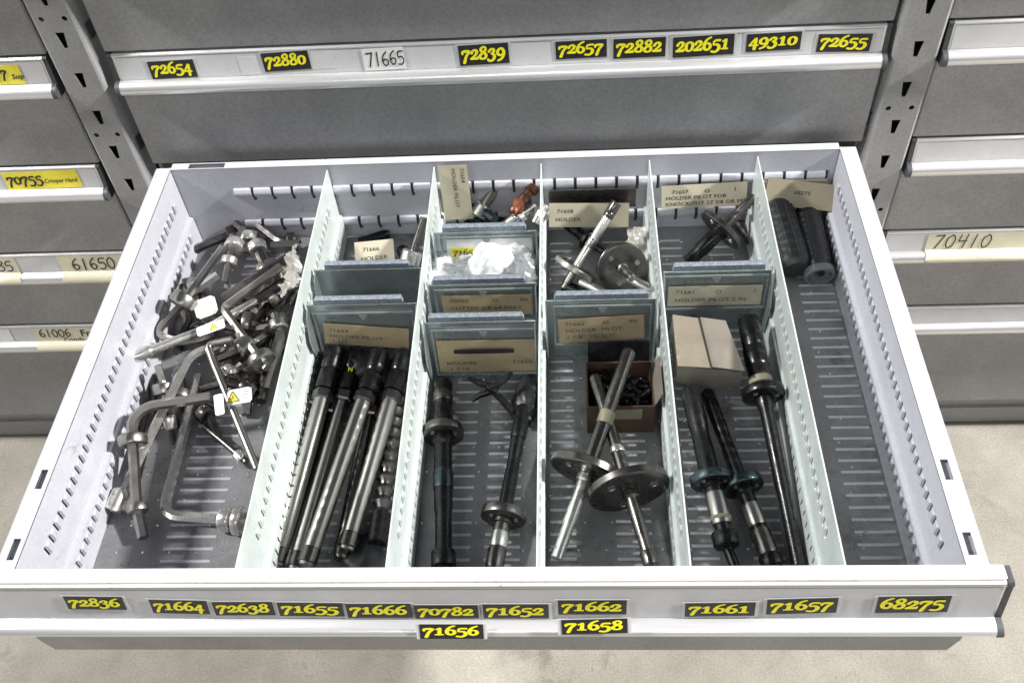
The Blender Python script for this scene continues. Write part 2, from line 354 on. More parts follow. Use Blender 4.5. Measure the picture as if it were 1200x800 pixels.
def cabinet(name, label, x0, x1, posts, openrow=None):
    t = thing(name, label, 'cabinet', ((x0+x1)/2, .3, FLZ))
    b = B(); b.box(x0-.004, x0, .036, .60, FLZ+.05, .45); obj('side_panel', b, CAB, t)
    b = B(); b.box(x1, x1+.004, .036, .60, FLZ+.05, .45); obj('side_panel', b, CAB, t)
    b = B(); b.box(x0, x1, .596, .60, FLZ+.05, .45); obj('back_panel', b, CABD, t)
    if openrow is not None:
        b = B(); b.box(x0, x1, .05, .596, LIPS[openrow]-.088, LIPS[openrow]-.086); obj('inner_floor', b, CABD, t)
    b = B()     # plinth with its steps
    b.prism([(.034,-.363),(.030,-.363),(.030,-.386),(.026,-.388),(.026,-.394),(.031,-.396),(.031,FLZ+.002),(.06,FLZ+.002),(.06,-.363)], x0-.01, x1+.01)
    obj('plinth', b, CAB, t)
    b = B(); b.box(x0, x1, .045, .05, -.370, .45) if openrow is None else b.box(x0, x1, .045, .05, -.370, LIPS[openrow]-.09)
    obj('gap_shade_sheet', b, CABD, t)  # dark sheet added behind the fronts for the shade in their gaps
    for xc in posts: build_post(t, xc)
    return t
cabinet('tool_cabinet', 'grey steel cabinet in the middle, the one whose drawer stands open', -.374, .374, [-.4045, .3990], 2)
cabinet('tool_cabinet', 'grey steel cabinet left of the left slotted post', -1.17, -.436, [], None)
cabinet('tool_cabinet', 'grey steel cabinet right of the right slotted post', .4265, 1.17, [], None)

HP = [(0,.0420),(-.012,.0420),(-.0138,.0405),(-.0140,.0392),(-.0130,.0386),(-.0155,.0146),(-.0172,.0142),(-.0205,.0134),(-.0232,.0117),(-.0250,.0092),(-.0257,.0062),(-.0250,.0033),(-.0232,.0013),(-.0205,.0004),(-.010,.0004),(0,.003)]
OP = [(0,.0455),(-.0125,.0455),(-.0143,.0440),(-.0148,.0425),(-.0140,.0418),(-.0210,.0085),(-.0225,.0082),(-.0272,.0079),(-.0305,.0067),(-.0327,.0049),(-.0334,.0030),(-.0325,.0013),(-.0300,.0003),(-.026,.0001),(-.010,.0001),(0,.003)]
LN = Vector((0, -.0260, .0025)).normalized()       # label face normal (tilted a little upward)
LX = Vector((1,0,0)); LNO = Vector((0,-.0326,.0068)).normalized()
LY = Vector((0, .0025, .0260)).normalized()
def label_point(px, py, y0, z0):
    """point on the sloping label face of a handle with back plane y0, base height z0"""
    d = CF + CR*((px-600)/FPX) + CU*((400-py)/FPX); n_ = LNO if y0 < -.3 else LN; P0 = Vector((0, y0-.0182, z0+.0253)) if y0 < -.3 else Vector((0, y0-.0148, z0+.0266)); t = (P0-CAMP).dot(n_)/d.dot(n_); return CAMP + d*t
def handle(parent, x0, x1, y0, z0, strip=WSTRIP, lipm=ALU, caps=True):
    prof = OP if y0 < -.3 else HP; mz = .0227 if y0 < -.3 else .021
    b = B(); b.prism([(y0+a, z0+c) for a, c in prof], x0, x1)
    o = obj('handle_rail', b, lipm, parent)
    s = B(); s.prism([(y0-.0142, z0+.0412),(y0-.0148,z0+.0416),(y0-.0216,z0+.0090),(y0-.0209,z0+.0087)] if y0 < -.3 else [(y0-.0130, z0+.0383),(y0-.0137,z0+.0385),(y0-.0161,z0+.0149),(y0-.0153,z0+.0147)], x0+.002, x1-.002)
    obj('label_strip', s, strip, parent)
    if caps:
        for xa, xb in ((x0-.0048, x0-.0002), (x1+.0002, x1+.0048)):
            c = B(); c.prism([(y0+a*1.02, z0+mz+(q-mz)*1.02) for a, q in prof], xa, xb); obj('end_cap', c, CAPM, parent)
    return o
def sticker(parent, txt, x0px, x1px, y0px, y1px, y0, z0, lip=False, h=None, tilt=0., style='black', paper=None, txt2=None):
    pxc, pyc = (x0px+x1px)/2, (y0px+y1px)/2
    if lip: N_ = Vector((0,-.90,.44)).normalized(); c = at(pxc, pyc, 1, y0-.0305)
    else: N_ = LNO if y0 < -.3 else LN; c = label_point(pxc, pyc, y0, z0)
    X, Yv, N_ = frame_basis(N_)
    if tilt: 
        q = Matrix.Rotation(tilt, 3, N_); X = q @ X; Yv = q @ Yv
    depth = (c-CAMP).dot(CF); s = depth/FPX
    if not lip:
        P0 = Vector((0, y0-.0182, z0+.0253)) if y0 < -.3 else Vector((0, y0-.0148, z0+.0266))
        hh_ = (.0160 if y0 < -.3 else .0116) - min((y1px-y0px)*s*(1.12 if y0 > -.3 else 1.30), .0225 if y0 > -.3 else .0300)/2
        Y0 = N_.cross(Vector((1,0,0))); v_ = (c-P0).dot(Y0); c = c + Y0*(max(-hh_, min(hh_, v_)) - v_)
    wd = (x1px-x0px)*s; ht = (y1px-y0px)*s*((1.12 if y0 > -.3 else 1.30) if not lip else 1.05)
    if not lip: ht = min(ht, .0225 if y0 > -.3 else .0300)
    base = c + N_*(.0008 if not lip else .0022)
    m_ = {'black': BLACKL, 'yellow': YELP, 'white': WHITEP, 'tape': TAPE}[style]
    if style == 'tape':
        x0_, x1_ = c.x-wd/2, c.x+wd/2
        pf = [(-.0139,.0390),(-.0162,.0152),(-.0176,.0144),(-.0205,.0134),(-.0232,.0117),(-.0250,.0092),(-.0257,.0062),(-.0250,.0033),(-.0232,.0013)]
        of = [(a-.0009, q+.0004) for a, q in pf]; n = len(pf); q = B(); ng = 9
        rg0 = [random.uniform(-.0012,.0012) for _ in range(n)]; rg1 = [random.uniform(-.0012,.0012) for _ in range(n)]
        vv = [(x0_+rg0[i], y0+of[i][0], z0+of[i][1]) for i in range(n)] + [(x1_+rg1[i], y0+of[i][0], z0+of[i][1]) for i in range(n)]
        q.add(vv, [(i, i+1, n+i+1, n+i) for i in range(n-1)]); st = obj('tape_label', q, m_, parent)
        base = Vector((c.x, y0-.0150, z0+.0266)) + N_*.0010
        return st, base, base+N_*.0004, X, Yv, N_, wd, .0225
    b = plate_on(base, X, Yv, N_, wd, ht, .0003); st = obj('number_label', b, m_, parent)
    if style == 'black': bb = plate_on(base-N_*.0002, X, Yv, N_, wd+.0050, ht+(.0022 if not lip else .001), .0002); obj('clear_tape', bb, STAPE, st)
    ink = YEL if style == 'black' else INK; top = base + N_*.0005
    if style == 'black':
        hh = ht*.66; n = len(txt); adv = .60; wx = (wd*.90/hh - .10)/(n*adv)
        o0 = top - X*(wd*.46) - Yv*(hh*.32)
        tb = stroke_text(txt, o0, X, Yv, N_, hh, slant=.12, adv=adv, wscale=1.12, wx=wx, jit=.02)
        obj('printed_number', tb, ink, st, origin=base)
    else:
        return st, base, top, X, Yv, N_, wd, ht
    return st
def front_panel(parent, x0, x1, z0, z1, y=.0175):
    b = B(); b.bbox(x0, x1, y, y+.0120, z0, z1, .0016); return obj('front_panel', b, CAB, parent)
def closed_drawer(label, x0, x1, row, zbot, hx=.006, strip=WSTRIP, y0=.030):
    z0 = LIPS[row]; t = thing('drawer', label, 'drawer', ((x0+x1)/2, y0, zbot))
    front_panel(t, x0, x1, zbot, z0+.0002)
    handle(t, x0+hx, x1-hx, y0-.0004, z0, strip)
    return t
G = 'closed drawers of the grey cabinets'
# middle cabinet
mt = closed_drawer('topmost closed drawer of the middle cabinet, plain grey front only', -.374, .374, 0, LIPS[1]+.0437)
md = closed_drawer('closed drawer above the open one, its strip carrying numbers 72654 to 72655', -.374, .374, 1, .0890)
sg = [('72654',175,230,71,91,.02),('72880',307,363,59,80,.035),('72839',537,596,46,69,.03),('72657',651,711,43,63,.02),('72882',719,780,39,61,.01),('202651',789,860,38,61,.03),('49310',875,938,38,58,.02),('72655',958,1020,40,60,-.03)]
for tx, a, b_, c, d_, tl in sg: sticker(md, tx, a, b_, c, d_, .030, LIPS[1], tilt=tl)
r = sticker(md, '', 424, 473, 49, 74, .030, LIPS[1], style='white', tilt=.03)
obj('written_number', stroke_text('71665', r[2]-r[3]*r[6]*.42-r[4]*r[7]*.30, r[3], r[4], r[5], r[7]*.66, slant=.0, adv=.6, table=HW, thin=.10, jit=.04, wx=.84), INK, r[0], origin=r[1])
for k, (a, b_) in enumerate([(283,300),(360,395),(735,745)]):
    c = label_point((a+b_)/2, (77,70,57)[k], .030, LIPS[1]); pb = plate_on(c+LN*.0005, LX, LY, LN, .018+.006*k, .019, .0002); obj('tape_scrap', pb, STAPE2, md)
m3 = closed_drawer('closed drawer of the middle cabinet hidden under the open drawer', -.374, .374, 3, LIPS[4]+.0437)
m4 = closed_drawer('lowest drawer of the middle cabinet, under the open drawer', -.374, .374, 4, -.360)
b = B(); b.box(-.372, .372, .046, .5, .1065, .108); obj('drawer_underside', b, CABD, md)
# left cabinet
L0, L1 = -1.165, -.4315
for row, lb in ((0, 'topmost closed drawer of the left cabinet, plain grey front at the photo corner'), (1, 'left cabinet drawer with a yellow label ending in 7 Snip'), (2, 'left cabinet drawer with the yellow 70755 label'), (3, 'left cabinet drawer with masking tape marked 61650'), (4, 'lowest drawer of the left cabinet, tape marked 61006')):
    zb = LIPS[row+1]+.0437 if row < 4 else -.360
    t = closed_drawer(lb, L0, L1, row, zb)
    def hand(txt, r, h, x=.05, yoff=.0, table=HW, thin=.10):
        obj('written_number', stroke_text(txt, r[2]-r[3]*r[6]*(.5-x)+r[4]*(yoff*r[7]), r[3], r[4], r[5], r[7]*h, slant=.08, adv=.62, table=table, thin=thin, jit=.05), INK, r[0], origin=r[1])
    def ftxt(txt, r, h, x, yoff, xs=1., shear=.0, bold=0., name='printed_text', m_=INK):
        obj(name, font_text(txt, r[2]-r[3]*r[6]*(.5-x)+r[4]*(yoff*r[7]), r[3], r[4], r[5], r[7]*h, xs, shear, bold), m_, r[0], origin=r[1])
    if row == 1:
        r = sticker(t, '', -34, 27, 77, 99, .030, LIPS[1], style='yellow')
        obj('printed_number', stroke_text('70577', r[2]-r[3]*r[6]*.49-r[4]*r[7]*.16, r[3], r[4], r[5], r[7]*.58, slant=.1, adv=.60, wscale=.95, wx=1.0), INK, r[0], origin=r[1])
        ftxt('Snip', r, .36, .78, -.22, 1., .2, .02)
    if row == 2:
        r = sticker(t, '', 8, 98, 206, 228, .030, LIPS[2], style='yellow', tilt=.02)
        obj('printed_number', stroke_text('70755', r[2]-r[3]*r[6]*.48-r[4]*r[7]*.20, r[3], r[4], r[5], r[7]*.62, slant=.1, adv=.60, wscale=.95, wx=.98), INK, r[0], origin=r[1])
        ftxt('Crimper Hand', r, .34, .52, -.18, .82, .2, .012)
    if row == 3:
        r = sticker(t, '', -50, 28, 306, 336, .030, LIPS[3], style='tape'); hand('71535', r, .72, .30, -.36)
        r = sticker(t, '', 74, 160, 303, 333, .030, LIPS[3], style='tape', tilt=.02); hand('61650', r, .78, .16, -.38)
    if row == 4:
        r = sticker(t, '', -50, 20, 388, 414, .030, LIPS[4], style='white'); hand('71019', r, .42, .18, -.0, thin=.12); ftxt('sizes', r, .42, .50, -.42, 1., .2)
        r = sticker(t, '', 44, 150, 386, 414, .030, LIPS[4], style='tape', tilt=.015); hand('61006', r, .62, .06, -.16, thin=.11); ftxt('Fr', r, .72, .52, -.16, 1., .1, .01); ftxt('Conda', r, .46, .30, -.54, 1., .2, .01)
# right cabinet
R0, R1 = .4225, 1.165
for row, lb in ((0, 'topmost closed drawer of the right cabinet, plain grey front at the photo corner'), (1, 'right cabinet drawer with bare handle, upper of the two bare ones beside the post'), (2, 'right cabinet drawer with bare handle, just above the one taped 70410'), (3, 'right cabinet drawer with masking tape marked 70410'), (4, 'lowest drawer of the right cabinet, bare handle just above the floor')):
    zb = LIPS[row+1]+.0437 if row < 4 else -.360
    t = closed_drawer(lb, R0, R1, row, zb)
    if row == 3:
        r = sticker(t, '', 1086, 1290, 274, 306, .030, LIPS[3], style='tape')
        obj('written_number', stroke_text('70410', r[2]-r[3]*r[6]*.47-r[4]*r[7]*.40, r[3], r[4], r[5], r[7]*.86, slant=.1, adv=.68, table=HW, thin=.075, jit=.03), INK, r[0], origin=r[1])

# ------------------------------------------------------------------ the open drawer
DW, DI, DD, DH = .360, .345, .470, .100
dr = thing('drawer', 'wide light grey drawer pulled open, with dividers and black and yellow number stickers', 'drawer', (0, -.24, 0))
def brk(lo, hi, marks, half):
    s = [lo]; flags = []
    for m_ in marks:
        s += [m_-half, m_+half]; flags += [0, 1]
    s.append(hi); flags.append(0); return s, flags
PIT = .01075
ys_m = [-.034 - PIT*i for i in range(38)][::-1]
ZR = [(.0615, .0735), (.0180, .0290)]
def side_wall(sx):
    us, fu = brk(-.468, -.007, ys_m, .0011)
    vs = [.0, ZR[1][0], ZR[1][1], ZR[0][0], ZR[0][1], DH]
    def fn(u, v): 
        x = DI if v > .034 else DI - .0035
        return (sx*x, u, v)
    vs = [0, .012, ZR[1][0], ZR[1][1], .0335, .0345, ZR[0][0], ZR[0][1], .097, DH]
    b = B(); b.sheet(us, vs, lambda i, j: fu[i] and j in (2, 6), fn, .0012, (-sx, 0, 0))
    wl = obj('side_wall', b, LGP, dr)
    # folded rim with two stamped openings near the front
    us2 = [-.468, -.456, -.438, -.394, -.376, -.003]
    xs = [0, .004, .010, DW-DI]
    b = B(); b.sheet(us2, xs, lambda i, j: i in (1, 3) and j == 1, lambda u, v: (sx*(DI+v), u, DH-.0002 if v else DH+.0002), .0012, (0,0,1))
    b.box(min(sx*(DW-.0001), sx*(DW+.0011)), max(sx*(DW-.0001), sx*(DW+.0011)), -.468, -.003, DH-.012, DH-.0006)
    obj('side_rim', b, LGP, dr)
    b = B(); b.box(min(sx*(DI+.002), sx*(DW-.0035)), max(sx*(DI+.002), sx*(DW-.0035)), -.460, -.370, DH-.0060, DH-.0050); obj('rim_slot_backing', b, LGP, dr)  # pale sheet added under the rim openings so they don't read black
    # outer skin of the double wall
    b = B(); b.box(min(sx*(DW-.001), sx*(DW-.0022)), max(sx*(DW-.001), sx*(DW-.0022)), -.468, -.001, -.020, DH-.0125); obj('outer_skin', b, LGP, dr)
    # pressed louvre beside every slot
    first = {}
    for r_, (za, zb) in enumerate(ZR):
        x = DI if r_ == 0 else DI-.0035
        for y in ys_m:
            if r_ not in first:
                lb = B(); X0 = sx*(x-.0002); X1 = sx*(x-.0016); yc = y+.0052
                lb.hull([(X0, yc-.0036, za), (X0, yc+.0026, za), (X0, yc-.0036, zb), (X0, yc+.0026, zb), (X1, yc-.0030, za+.0016), (X1, yc+.0004, za+.0016), (X1, yc-.0030, zb-.0016), (X1, yc+.0004, zb-.0016)])
                first[r_] = (obj('louvre', lb, LGP, wl), y); base = ORG[first[r_][0].name].copy()
            else:
                again(first[r_][0], wl, base + Vector((0, y-first[r_][1], 0)))
side_wall(-1); side_wall(1)
# back wall: two pressed beads, each cut into short ribs by narrow slits
b = B(); BP = .0215
b.sheet([-.345, .345], [0, DH], lambda i, j: False, lambda u, v: (u, -.006, v), .0012, (0,-1,0))
bw = obj('back_wall', b, LGP, dr)
for zc in (.0665, .0215):
    src = None
    for i in range(31):
        xa = -.285 + BP*i
        if xa > .325: break
        if src is None:
            rb = B(); BO=-.006; prof = [(-.0002, zc-.0062), (-.0022, zc-.0052), (-.0036, zc-.0025), (-.0040, zc), (-.0036, zc+.0025), (-.0022, zc+.0052), (-.0002, zc+.0062)]
            rb.prism([(p+BO, q) for p, q in prof], xa, xa+BP-.0032); src = obj('back_rib', rb, LGP, bw); base = ORG[src.name].copy(); s0 = xa
            gb = B(); gb.box(xa+BP-.0031, xa+BP-.0001, -.0072, -.0062, zc-.0100, zc+.0068); sl = obj('back_slit_shade', gb, CABD, bw); gbase = ORG[sl.name].copy()  # dark block painted in for the shade inside each slit
        else:
            again(src, bw, base + Vector((xa-s0, 0, 0))); again(sl, bw, gbase + Vector((xa-s0, 0, 0)))
b = B(); b.sheet([-.345, -.327, -.288, .345], [-.006, -.0045, .003, .0042], lambda i, j: i == 1 and j == 1, lambda u, v: (u, v, DH-.0004), .0012, (0,0,1)); obj('back_rim', b, LGP, dr)
b = B(); b.box(-.345, .345, .0032, .0042, .06, DH-.0018); obj('back_outer_skin', b, LGP, dr)
# bottom with rows of pressed louvres and small pierced dimples
b = B(); b.box(-.3448, .3448, -.4678, -.0002, -.0015, 0); bt = obj('drawer_bottom', b, LGP_SHADED, dr)
dm = B(); lv = B()
for xc, ln in ((-.262,.044),(-.150,.030),(-.098,.022),(-.028,.022),(.010,.030),(.062,.022),(.122,.030),(.180,.022),(.232,.026),(.322,.034)):
    for i in range(37):
        y = -.028 - .0118*i
        lv.hull([(xc-ln/2, y-.0014, .0001), (xc+ln/2, y-.0014, .0001), (xc-ln/2, y+.0014, .0001), (xc+ln/2, y+.0014, .0001), (xc-ln/2+.003, y+.0004, .0009), (xc+ln/2-.003, y+.0004, .0009)])
for i in range(28):
    for j in range(17):
        x = -.325+.0235*i + (.006 if j % 2 else 0); y = -.03-.0262*j
        dm.lathe((x, y, .0001), (x, y, .001), [(0, .0013), (.0005, .0008)], 6)
gr = B(); rg = random.Random(3)
for k in range(420):
    x, y, q = rg.uniform(-.335,.335), rg.uniform(-.46,-.015), rg.uniform(.0003,.0011)
    if rg.random() < .5: x = rg.choice((-.345,-.178,-.066,.044,.154,.263)) + rg.uniform(.004,.03)
    gr.hull([(x-q,y,.0001),(x+q*.8,y-q*.5,.0001),(x,y+q,.0001),(x+q*.1,y,q)])
obj('grit', gr, STEELD, bt, kind='stuff')
obj('bottom_louvres', lv, LGP, bt, kind='stuff'); obj('bottom_dimples', dm, STEELB, bt, kind='stuff')
# front: inner wall, panel hanging below, handle rail, stickers
b = B(); b.box(-.345, .345, -.4695, -.4682, 0, DH); obj('inner_front', b, LGP, dr)
FW = .3705
b = B(); PY = -.4752
v = [(-FW+.004,PY,.0520),(FW-.004,PY,.0520),(FW-.004,PY,-.001),(FW-.009,PY,-.020),(-FW+.009,PY,-.020),(-FW+.004,PY,-.001)]
b.add([(p[0], p[1]+k, p[2]) for k in (0, .0015) for p in v], [(5,4,3,2,1,0),(6,7,8,9,10,11)] + [(i,(i+1)%6,6+(i+1)%6,6+i) for i in range(6)])
b.box(-FW+.0095, FW-.0095, PY+.0016, -.455, -.0202, -.0188)
obj('front_panel', b, CAB, dr)
FY = -.4630; DLZ = .0520
handle(dr, -FW, FW, FY, DLZ, GSTRIP)
b = B(); b.bbox(-FW+.0005, FW-.0005, FY-.0118, -.4640, .0978, .1015, .0008); obj('top_rim', b, RIMW, dr)
b = B(); b.bbox(-FW+.001, FW-.001, FY-.0146, FY-.0122, .0958, .0988, .0006); obj('worn_upper_lip', b, RIMW, dr)
sg = [('72836',77,147,696,714,-.02),('71664',177,245,700,719,-.04),('72638',250,322,702,721,.0),('71655',326,403,703,722,-.02),('71666',406,483,704,724,.0),('70782',486,561,706,725,.0),('71652',566,643,705,725,.0),('71662',654,734,700,720,.0),('71661',803,884,703,722,.02),('71657',899,980,698,719,.04),('68275',1028,1111,695,718,.02)]
for tx, a, b_, c, d_, tl in sg: sticker(dr, tx, a, b_, c, d_, FY, DLZ, tilt=tl)
for tx, a, b_, c, d_, tl in [('71656',492,567,727,747,.0),('71658',658,735,721,741,.03)]: sticker(dr, tx, a, b_, c, d_, FY, DLZ, lip=True, tilt=tl)

# ------------------------------------------------------------------ long dividers
DX = [-.178, -.0660, .0443, .1544, .2630]
DL = ['long divider nearest the left wall, beside the loose hex keys', 'second long divider from the left, right of the long bars', 'middle long divider, seen almost edge on', 'fourth long divider, between the two large discs and the cardboard box', 'long divider farthest right, beside the almost empty compartment']
ys_d = ys_m[1:-1]
for k, x in enumerate(DX):
    t = thing('drawer_divider', DL[k], 'divider', (x, -.235, .001), 'long slotted dividers of the open drawer')
    us, fu = brk(-.4655, -.0105, ys_d, .0011)
    vs = [.001, ZR[1][0], ZR[1][1], .0335, .0345, ZR[0][0], ZR[0][1], .0972]
    def fn(u, v, x=x): return (x + (.0006 if v > .034 else .0030), u, v)
    b = B(); b.sheet(us, vs, lambda i, j: (fu[i] and j in (1, 5)), fn, .0012, (1,0,0))
    fn2 = lambda u, v, x=x: (x - .0030, u, v)
    b.sheet(us, [.001, ZR[1][0], ZR[1][1], .0340], lambda i, j: fu[i] and j == 1, fn2, .0012, (-1,0,0))
    b.box(x-.0030, x+.0006, -.4655, -.0105, .0340, .0350)
    pl = obj('divider_plate', b, DIV, t)
    s1 = s2 = None
    for y in ys_d:
        for side in (1, -1):
            za, zb = ZR[0]; X0 = x + (.0006 if side > 0 else -.0006); X1 = X0 + side*.0010; yc = y+.0050
            if (s1 if side > 0 else s2) is None:
                lb = B(); lb.hull([(X0, yc-.0030, za+.001), (X0, yc+.0022, za+.001), (X0, yc-.0030, zb-.001), (X0, yc+.0022, zb-.001), (X1, yc-.0024, za+.003), (X1, yc+.0002, za+.003), (X1, yc-.0024, zb-.003), (X1, yc+.0002, zb-.003)])
                o = obj('louvre', lb, DIV, pl)
                if side > 0: s1 = (o, y, ORG[o.name].copy())
                else: s2 = (o, y, ORG[o.name].copy())
            else:
                s = s1 if side > 0 else s2
                again(s[0], pl, s[2] + Vector((0, y-s[1], 0)))

# ------------------------------------------------------------------ cross partitions
def partition(x0, x1, y, label, tab, card=None, cardm=CARD, lines=(), holder=True, ztop=.0835, yellow=False, tiltc=0.):
    t = thing('partition', label, 'partition', ((x0+x1)/2, y, .001), 'cross partitions between the dividers')
    b = B(); b.bbox(x0+.004, x1-.004, y, y+.0012, .001, ztop, .0004)
    obj('plate', b, PART, t)
    for s, xx in ((1, x0+.0045), (-1, x1-.0045)):      # side hook flanges, sloping forward
        f = B(); v = [(xx, y-.0002, .004), (xx, y-.0002, ztop-.002), (xx, y-.010, ztop-.006), (xx, y-.020, ztop-.030), (xx, y-.014, .010)]
        f.add([(p[0]+q, p[1], p[2]) for q in (0, .0010*s) for p in v], [(4,3,2,1,0),(5,6,7,8,9)]+[(i,(i+1)%5,5+(i+1)%5,5+i) for i in range(5)])
        obj('side_flange', f, PART, t)
    a0, a1 = tab
    b = B(); b.hull([(a0, y+.0018, ztop-.003), (a1, y+.0018, ztop-.003), (a0, y+.0018, ztop+.0055), (a1, y+.0018, ztop+.0055),
                     (a0, y+.0002, ztop-.0028), (a1, y+.0002, ztop-.0028), (a0+.001, y+.0002, ztop+.0065), (a1-.001, y+.0002, ztop+.0065), (a0+.002, y+.0032, ztop+.0085), (a1-.002, y+.0032, ztop+.0085), (a0+.002, y+.0045, ztop+.0080), (a1-.002, y+.0045, ztop+.0080)])
    obj('top_lip', b, TABM, t)
    if holder:
        h0, h1, hz0, hz1 = holder if isinstance(holder, tuple) else (x0+.010, x1-.008, ztop-.045, ztop-.004)
        N_ = Vector((0,-1,.10)).normalized(); X, Yv, N_ = frame_basis(N_)
        c = Vector(((h0+h1)/2, y-.0035, (hz0+hz1)/2)); W, H = h1-h0, hz1-hz0
        fr = B()
        e = .0016
        for (cx_, cz_, w_, h_) in ((0, H/2-e/2, W, e), (0, -H/2+e/2, W, e), (-W/2+e/2, 0, e, H-2*e), (W/2-e/2, 0, e, H-2*e)):
            q = plate_on(c + X*cx_ + Yv*cz_, X, Yv, N_, w_, h_, .0014); fr.add(q.v, q.f)
        fr.hull([c + Yv*(H/2-.003) + X*a + N_*n_ for a in (-.004, .004) for n_ in (.0003, .0016)] + [c + Yv*(H/2-.008) + X*a + N_*n_ for a in (-.0012, .0012) for n_ in (.0003, .0016)])
        ho = obj('card_holder', fr, plastic_edge, t)
        obj('clear_cover', plate_on(c + N_*.0015, X, Yv, N_, W-.001, H-.001, .0003), CLEAR, ho)
        if card:
            ca0, ca1, cz0, cz1 = card; cc = Vector(((ca0+ca1)/2, y-.0035, (cz0+cz1)/2)) + N_*.0002
            if tiltc: q = Matrix.Rotation(tiltc, 3, N_); X = q @ X; Yv = q @ Yv
            cw, chh = ca1-ca0, cz1-cz0
            cdv = obj('label_card', plate_on(cc, X, Yv, N_, cw, chh, .0004), cardm, t)
            if yellow:
                yl = obj('yellow_label', plate_on(cc - X*(cw*.24) + Yv*(chh*.10) + N_*.0006, X, Yv, N_, cw*.44, chh*.30, .0002), YELP, t)
                obj('printed_text', stroke_text('71652', cc - X*(cw*.44) + Yv*(chh*.02) + N_*.0010, X, Yv, N_, chh*.20, wx=1.05, wscale=.8), INK, cdv, origin=cc)
            tb = B()
            for (tx, u, v_, hh) in lines:
                q = font_text(tx, cc + X*(u*cw) + Yv*(v_*chh) + N_*.0006, X, Yv, N_, hh, 1.25); tb.add(q.v, q.f)
            if lines: obj('typed_text', tb, INK, cdv, origin=cc)
    return t
plastic_edge = plastic('holder_edge', (.24,.27,.27), .6)
H_ = .0060
partition(DX[0], DX[1], -.1430, 'rear partition of the long-bar compartment, bare plate without a card', (-.163,-.080), holder=False)
partition(DX[0], DX[1], -.1885, 'partition behind the long bars, holding a tilted tan card', (-.166,-.082), card=(-.164,-.083,.030,.056), tiltc=-.12, holder=(-.170,-.075,.012,.074),
          lines=[('71664', -.44, .12, H_), ('HOLDER PILOT', -.44, -.16, H_), ('1 1/2', -.42, -.40, H_)], cardm=CARD)
partition(DX[1], DX[2], -.0955, 'rearmost partition of the third compartment, with a yellow-marked card above the white bag', (-.053,.030), card=(-.050,.036,.036,.076), cardm=WHITEP, yellow=True, lines=[('PILOT', .12, .10, H_), ('HLDR', .14, -.08, H_), ('5/8 X 4', -.30, -.30, H_)])
partition(DX[1], DX[2], -.1660, 'middle partition of the third compartment, card typed 70782', (-.057,.030), card=(-.050,.036,.046,.071), lines=[('70782', -.42, .18, H_), ('O', .05, .18, H_), ('IN', .36, .18, H_), ('CUTTER 5/8 64 NO.1', -.42, -.20, H_)])
partition(DX[1], DX[2], -.2130, 'foremost partition of the third compartment, its card split by a dark gap', (-.057,.030), card=(-.053,.038,.019,.060), holder=(-.056,.040,.016,.075), lines=[('HOLDER', -.42, -.26, H_), ('71656', .26, -.24, H_), ('1 7/16', -.40, -.44, H_)])
partition(DX[2], DX[3], -.1890, 'single partition of the fourth compartment, card typed 71662 over the brown box', (.057,.143), card=(.060,.140,.032,.062), tiltc=.05, holder=(.056,.146,.028,.078), lines=[('71662', -.42, .22, H_), ('O', .02, .22, H_), ('IN', .32, .22, H_), ('HOLDER  PILOT', -.42, -.06, H_), ('2 7/8"  HCSOC', -.42, -.34, H_)])
partition(DX[3], DX[4], -.1560, 'single partition of the fifth compartment, pale card typed 71661 over the cardboard box', (.167,.252), card=(.164,.252,.042,.066), cardm=CARDP, holder=(.160,.256,.038,.080), lines=[('71661', -.42, .14, H_), ('O', .0, .14, H_), ('1', .40, .14, H_), ('HOLDER PILOT 2 IN', -.42, -.28, H_)])
# dark gap across the split card, put in as a black piece
b = B(); c = at(567, 411, 1, -.2178); b.hull([c+Vector((sx*.028, -.001*k, sz)) for sx in (-1,1) for k in (0,1) for sz in (-.0022,.0022)]+[c+Vector((sx*.020, -.0005, sz)) for sx in (-1,1) for sz in (-.0034,.0034)])
tag(obj('card_gap_piece', b, RUBB), 'black piece standing in for the dark gap across the split tan card', 'strip')

# ------------------------------------------------------------------ loose cards
def loose_card(label, c, X, N_, wd, ht, m_, lines, hh=.0058):
    X, Yv, N_ = frame_basis(N_, X); c = Vector(c)
    t = thing('label_card', label, 'card', c)
    obj('card_sheet', plate_on(c, X, Yv, N_, wd, ht, .0005), m_, t)
    tb = B()
    for tx, u, v_ in lines:
        q = font_text(tx, c + X*(u*wd) + Yv*(v_*ht) + N_*.0008, X, Yv, N_, hh, 1.2); tb.add(q.v, q.f)
    obj('typed_text', tb, INK, t)
loose_card('upright pale card turned on its side, at the back of the third compartment', at(534,226,1,-.016), (.02,0,-1), (0,-1,.15), .066, .030, CARDP, [('HOLDER PILOT', -.45, -.05), ('71654', -.45, .25)])
loose_card('faded card behind the discs, at the back of the fourth compartment', at(690,252,1,-.026), (1,0,-.03), (0,-1,.35), .084, .027, CARDP, [('71658', -.40, .10), ('HOLDER', -.42, -.25)])
loose_card('pale card typed holder pilot, standing against the back wall in the fifth compartment', at(825,229,1,-.0165), (1,0,.03), (0,-1,.3), .088, .026, CARDP, [('71657', -.38, .14), ('O', .0, .14), ('1', .34, .14), ('HOLDER PILOT FOR', -.45, -.12), ('KNOCKOUT 27 3/8 OR M2', -.45, -.38)])
loose_card('tan card leaning behind the ribbed tubes at the drawer back right corner', at(938,228,1,-.019), (1,0,-.16), (0,-1,.5), .072, .028, CARDD, [('68275', -.1, .0)])
loose_card('small card lying flat behind the bare partition in the second compartment', at(439,297,1,-.095), (1,0,.12), (0,-.6,.8), .040, .026, CARDP, [('71666', -.3, .1), ('HOLDER', -.35, -.25)])
b = B(); 
gp = [at(690,235,1,-.006)]
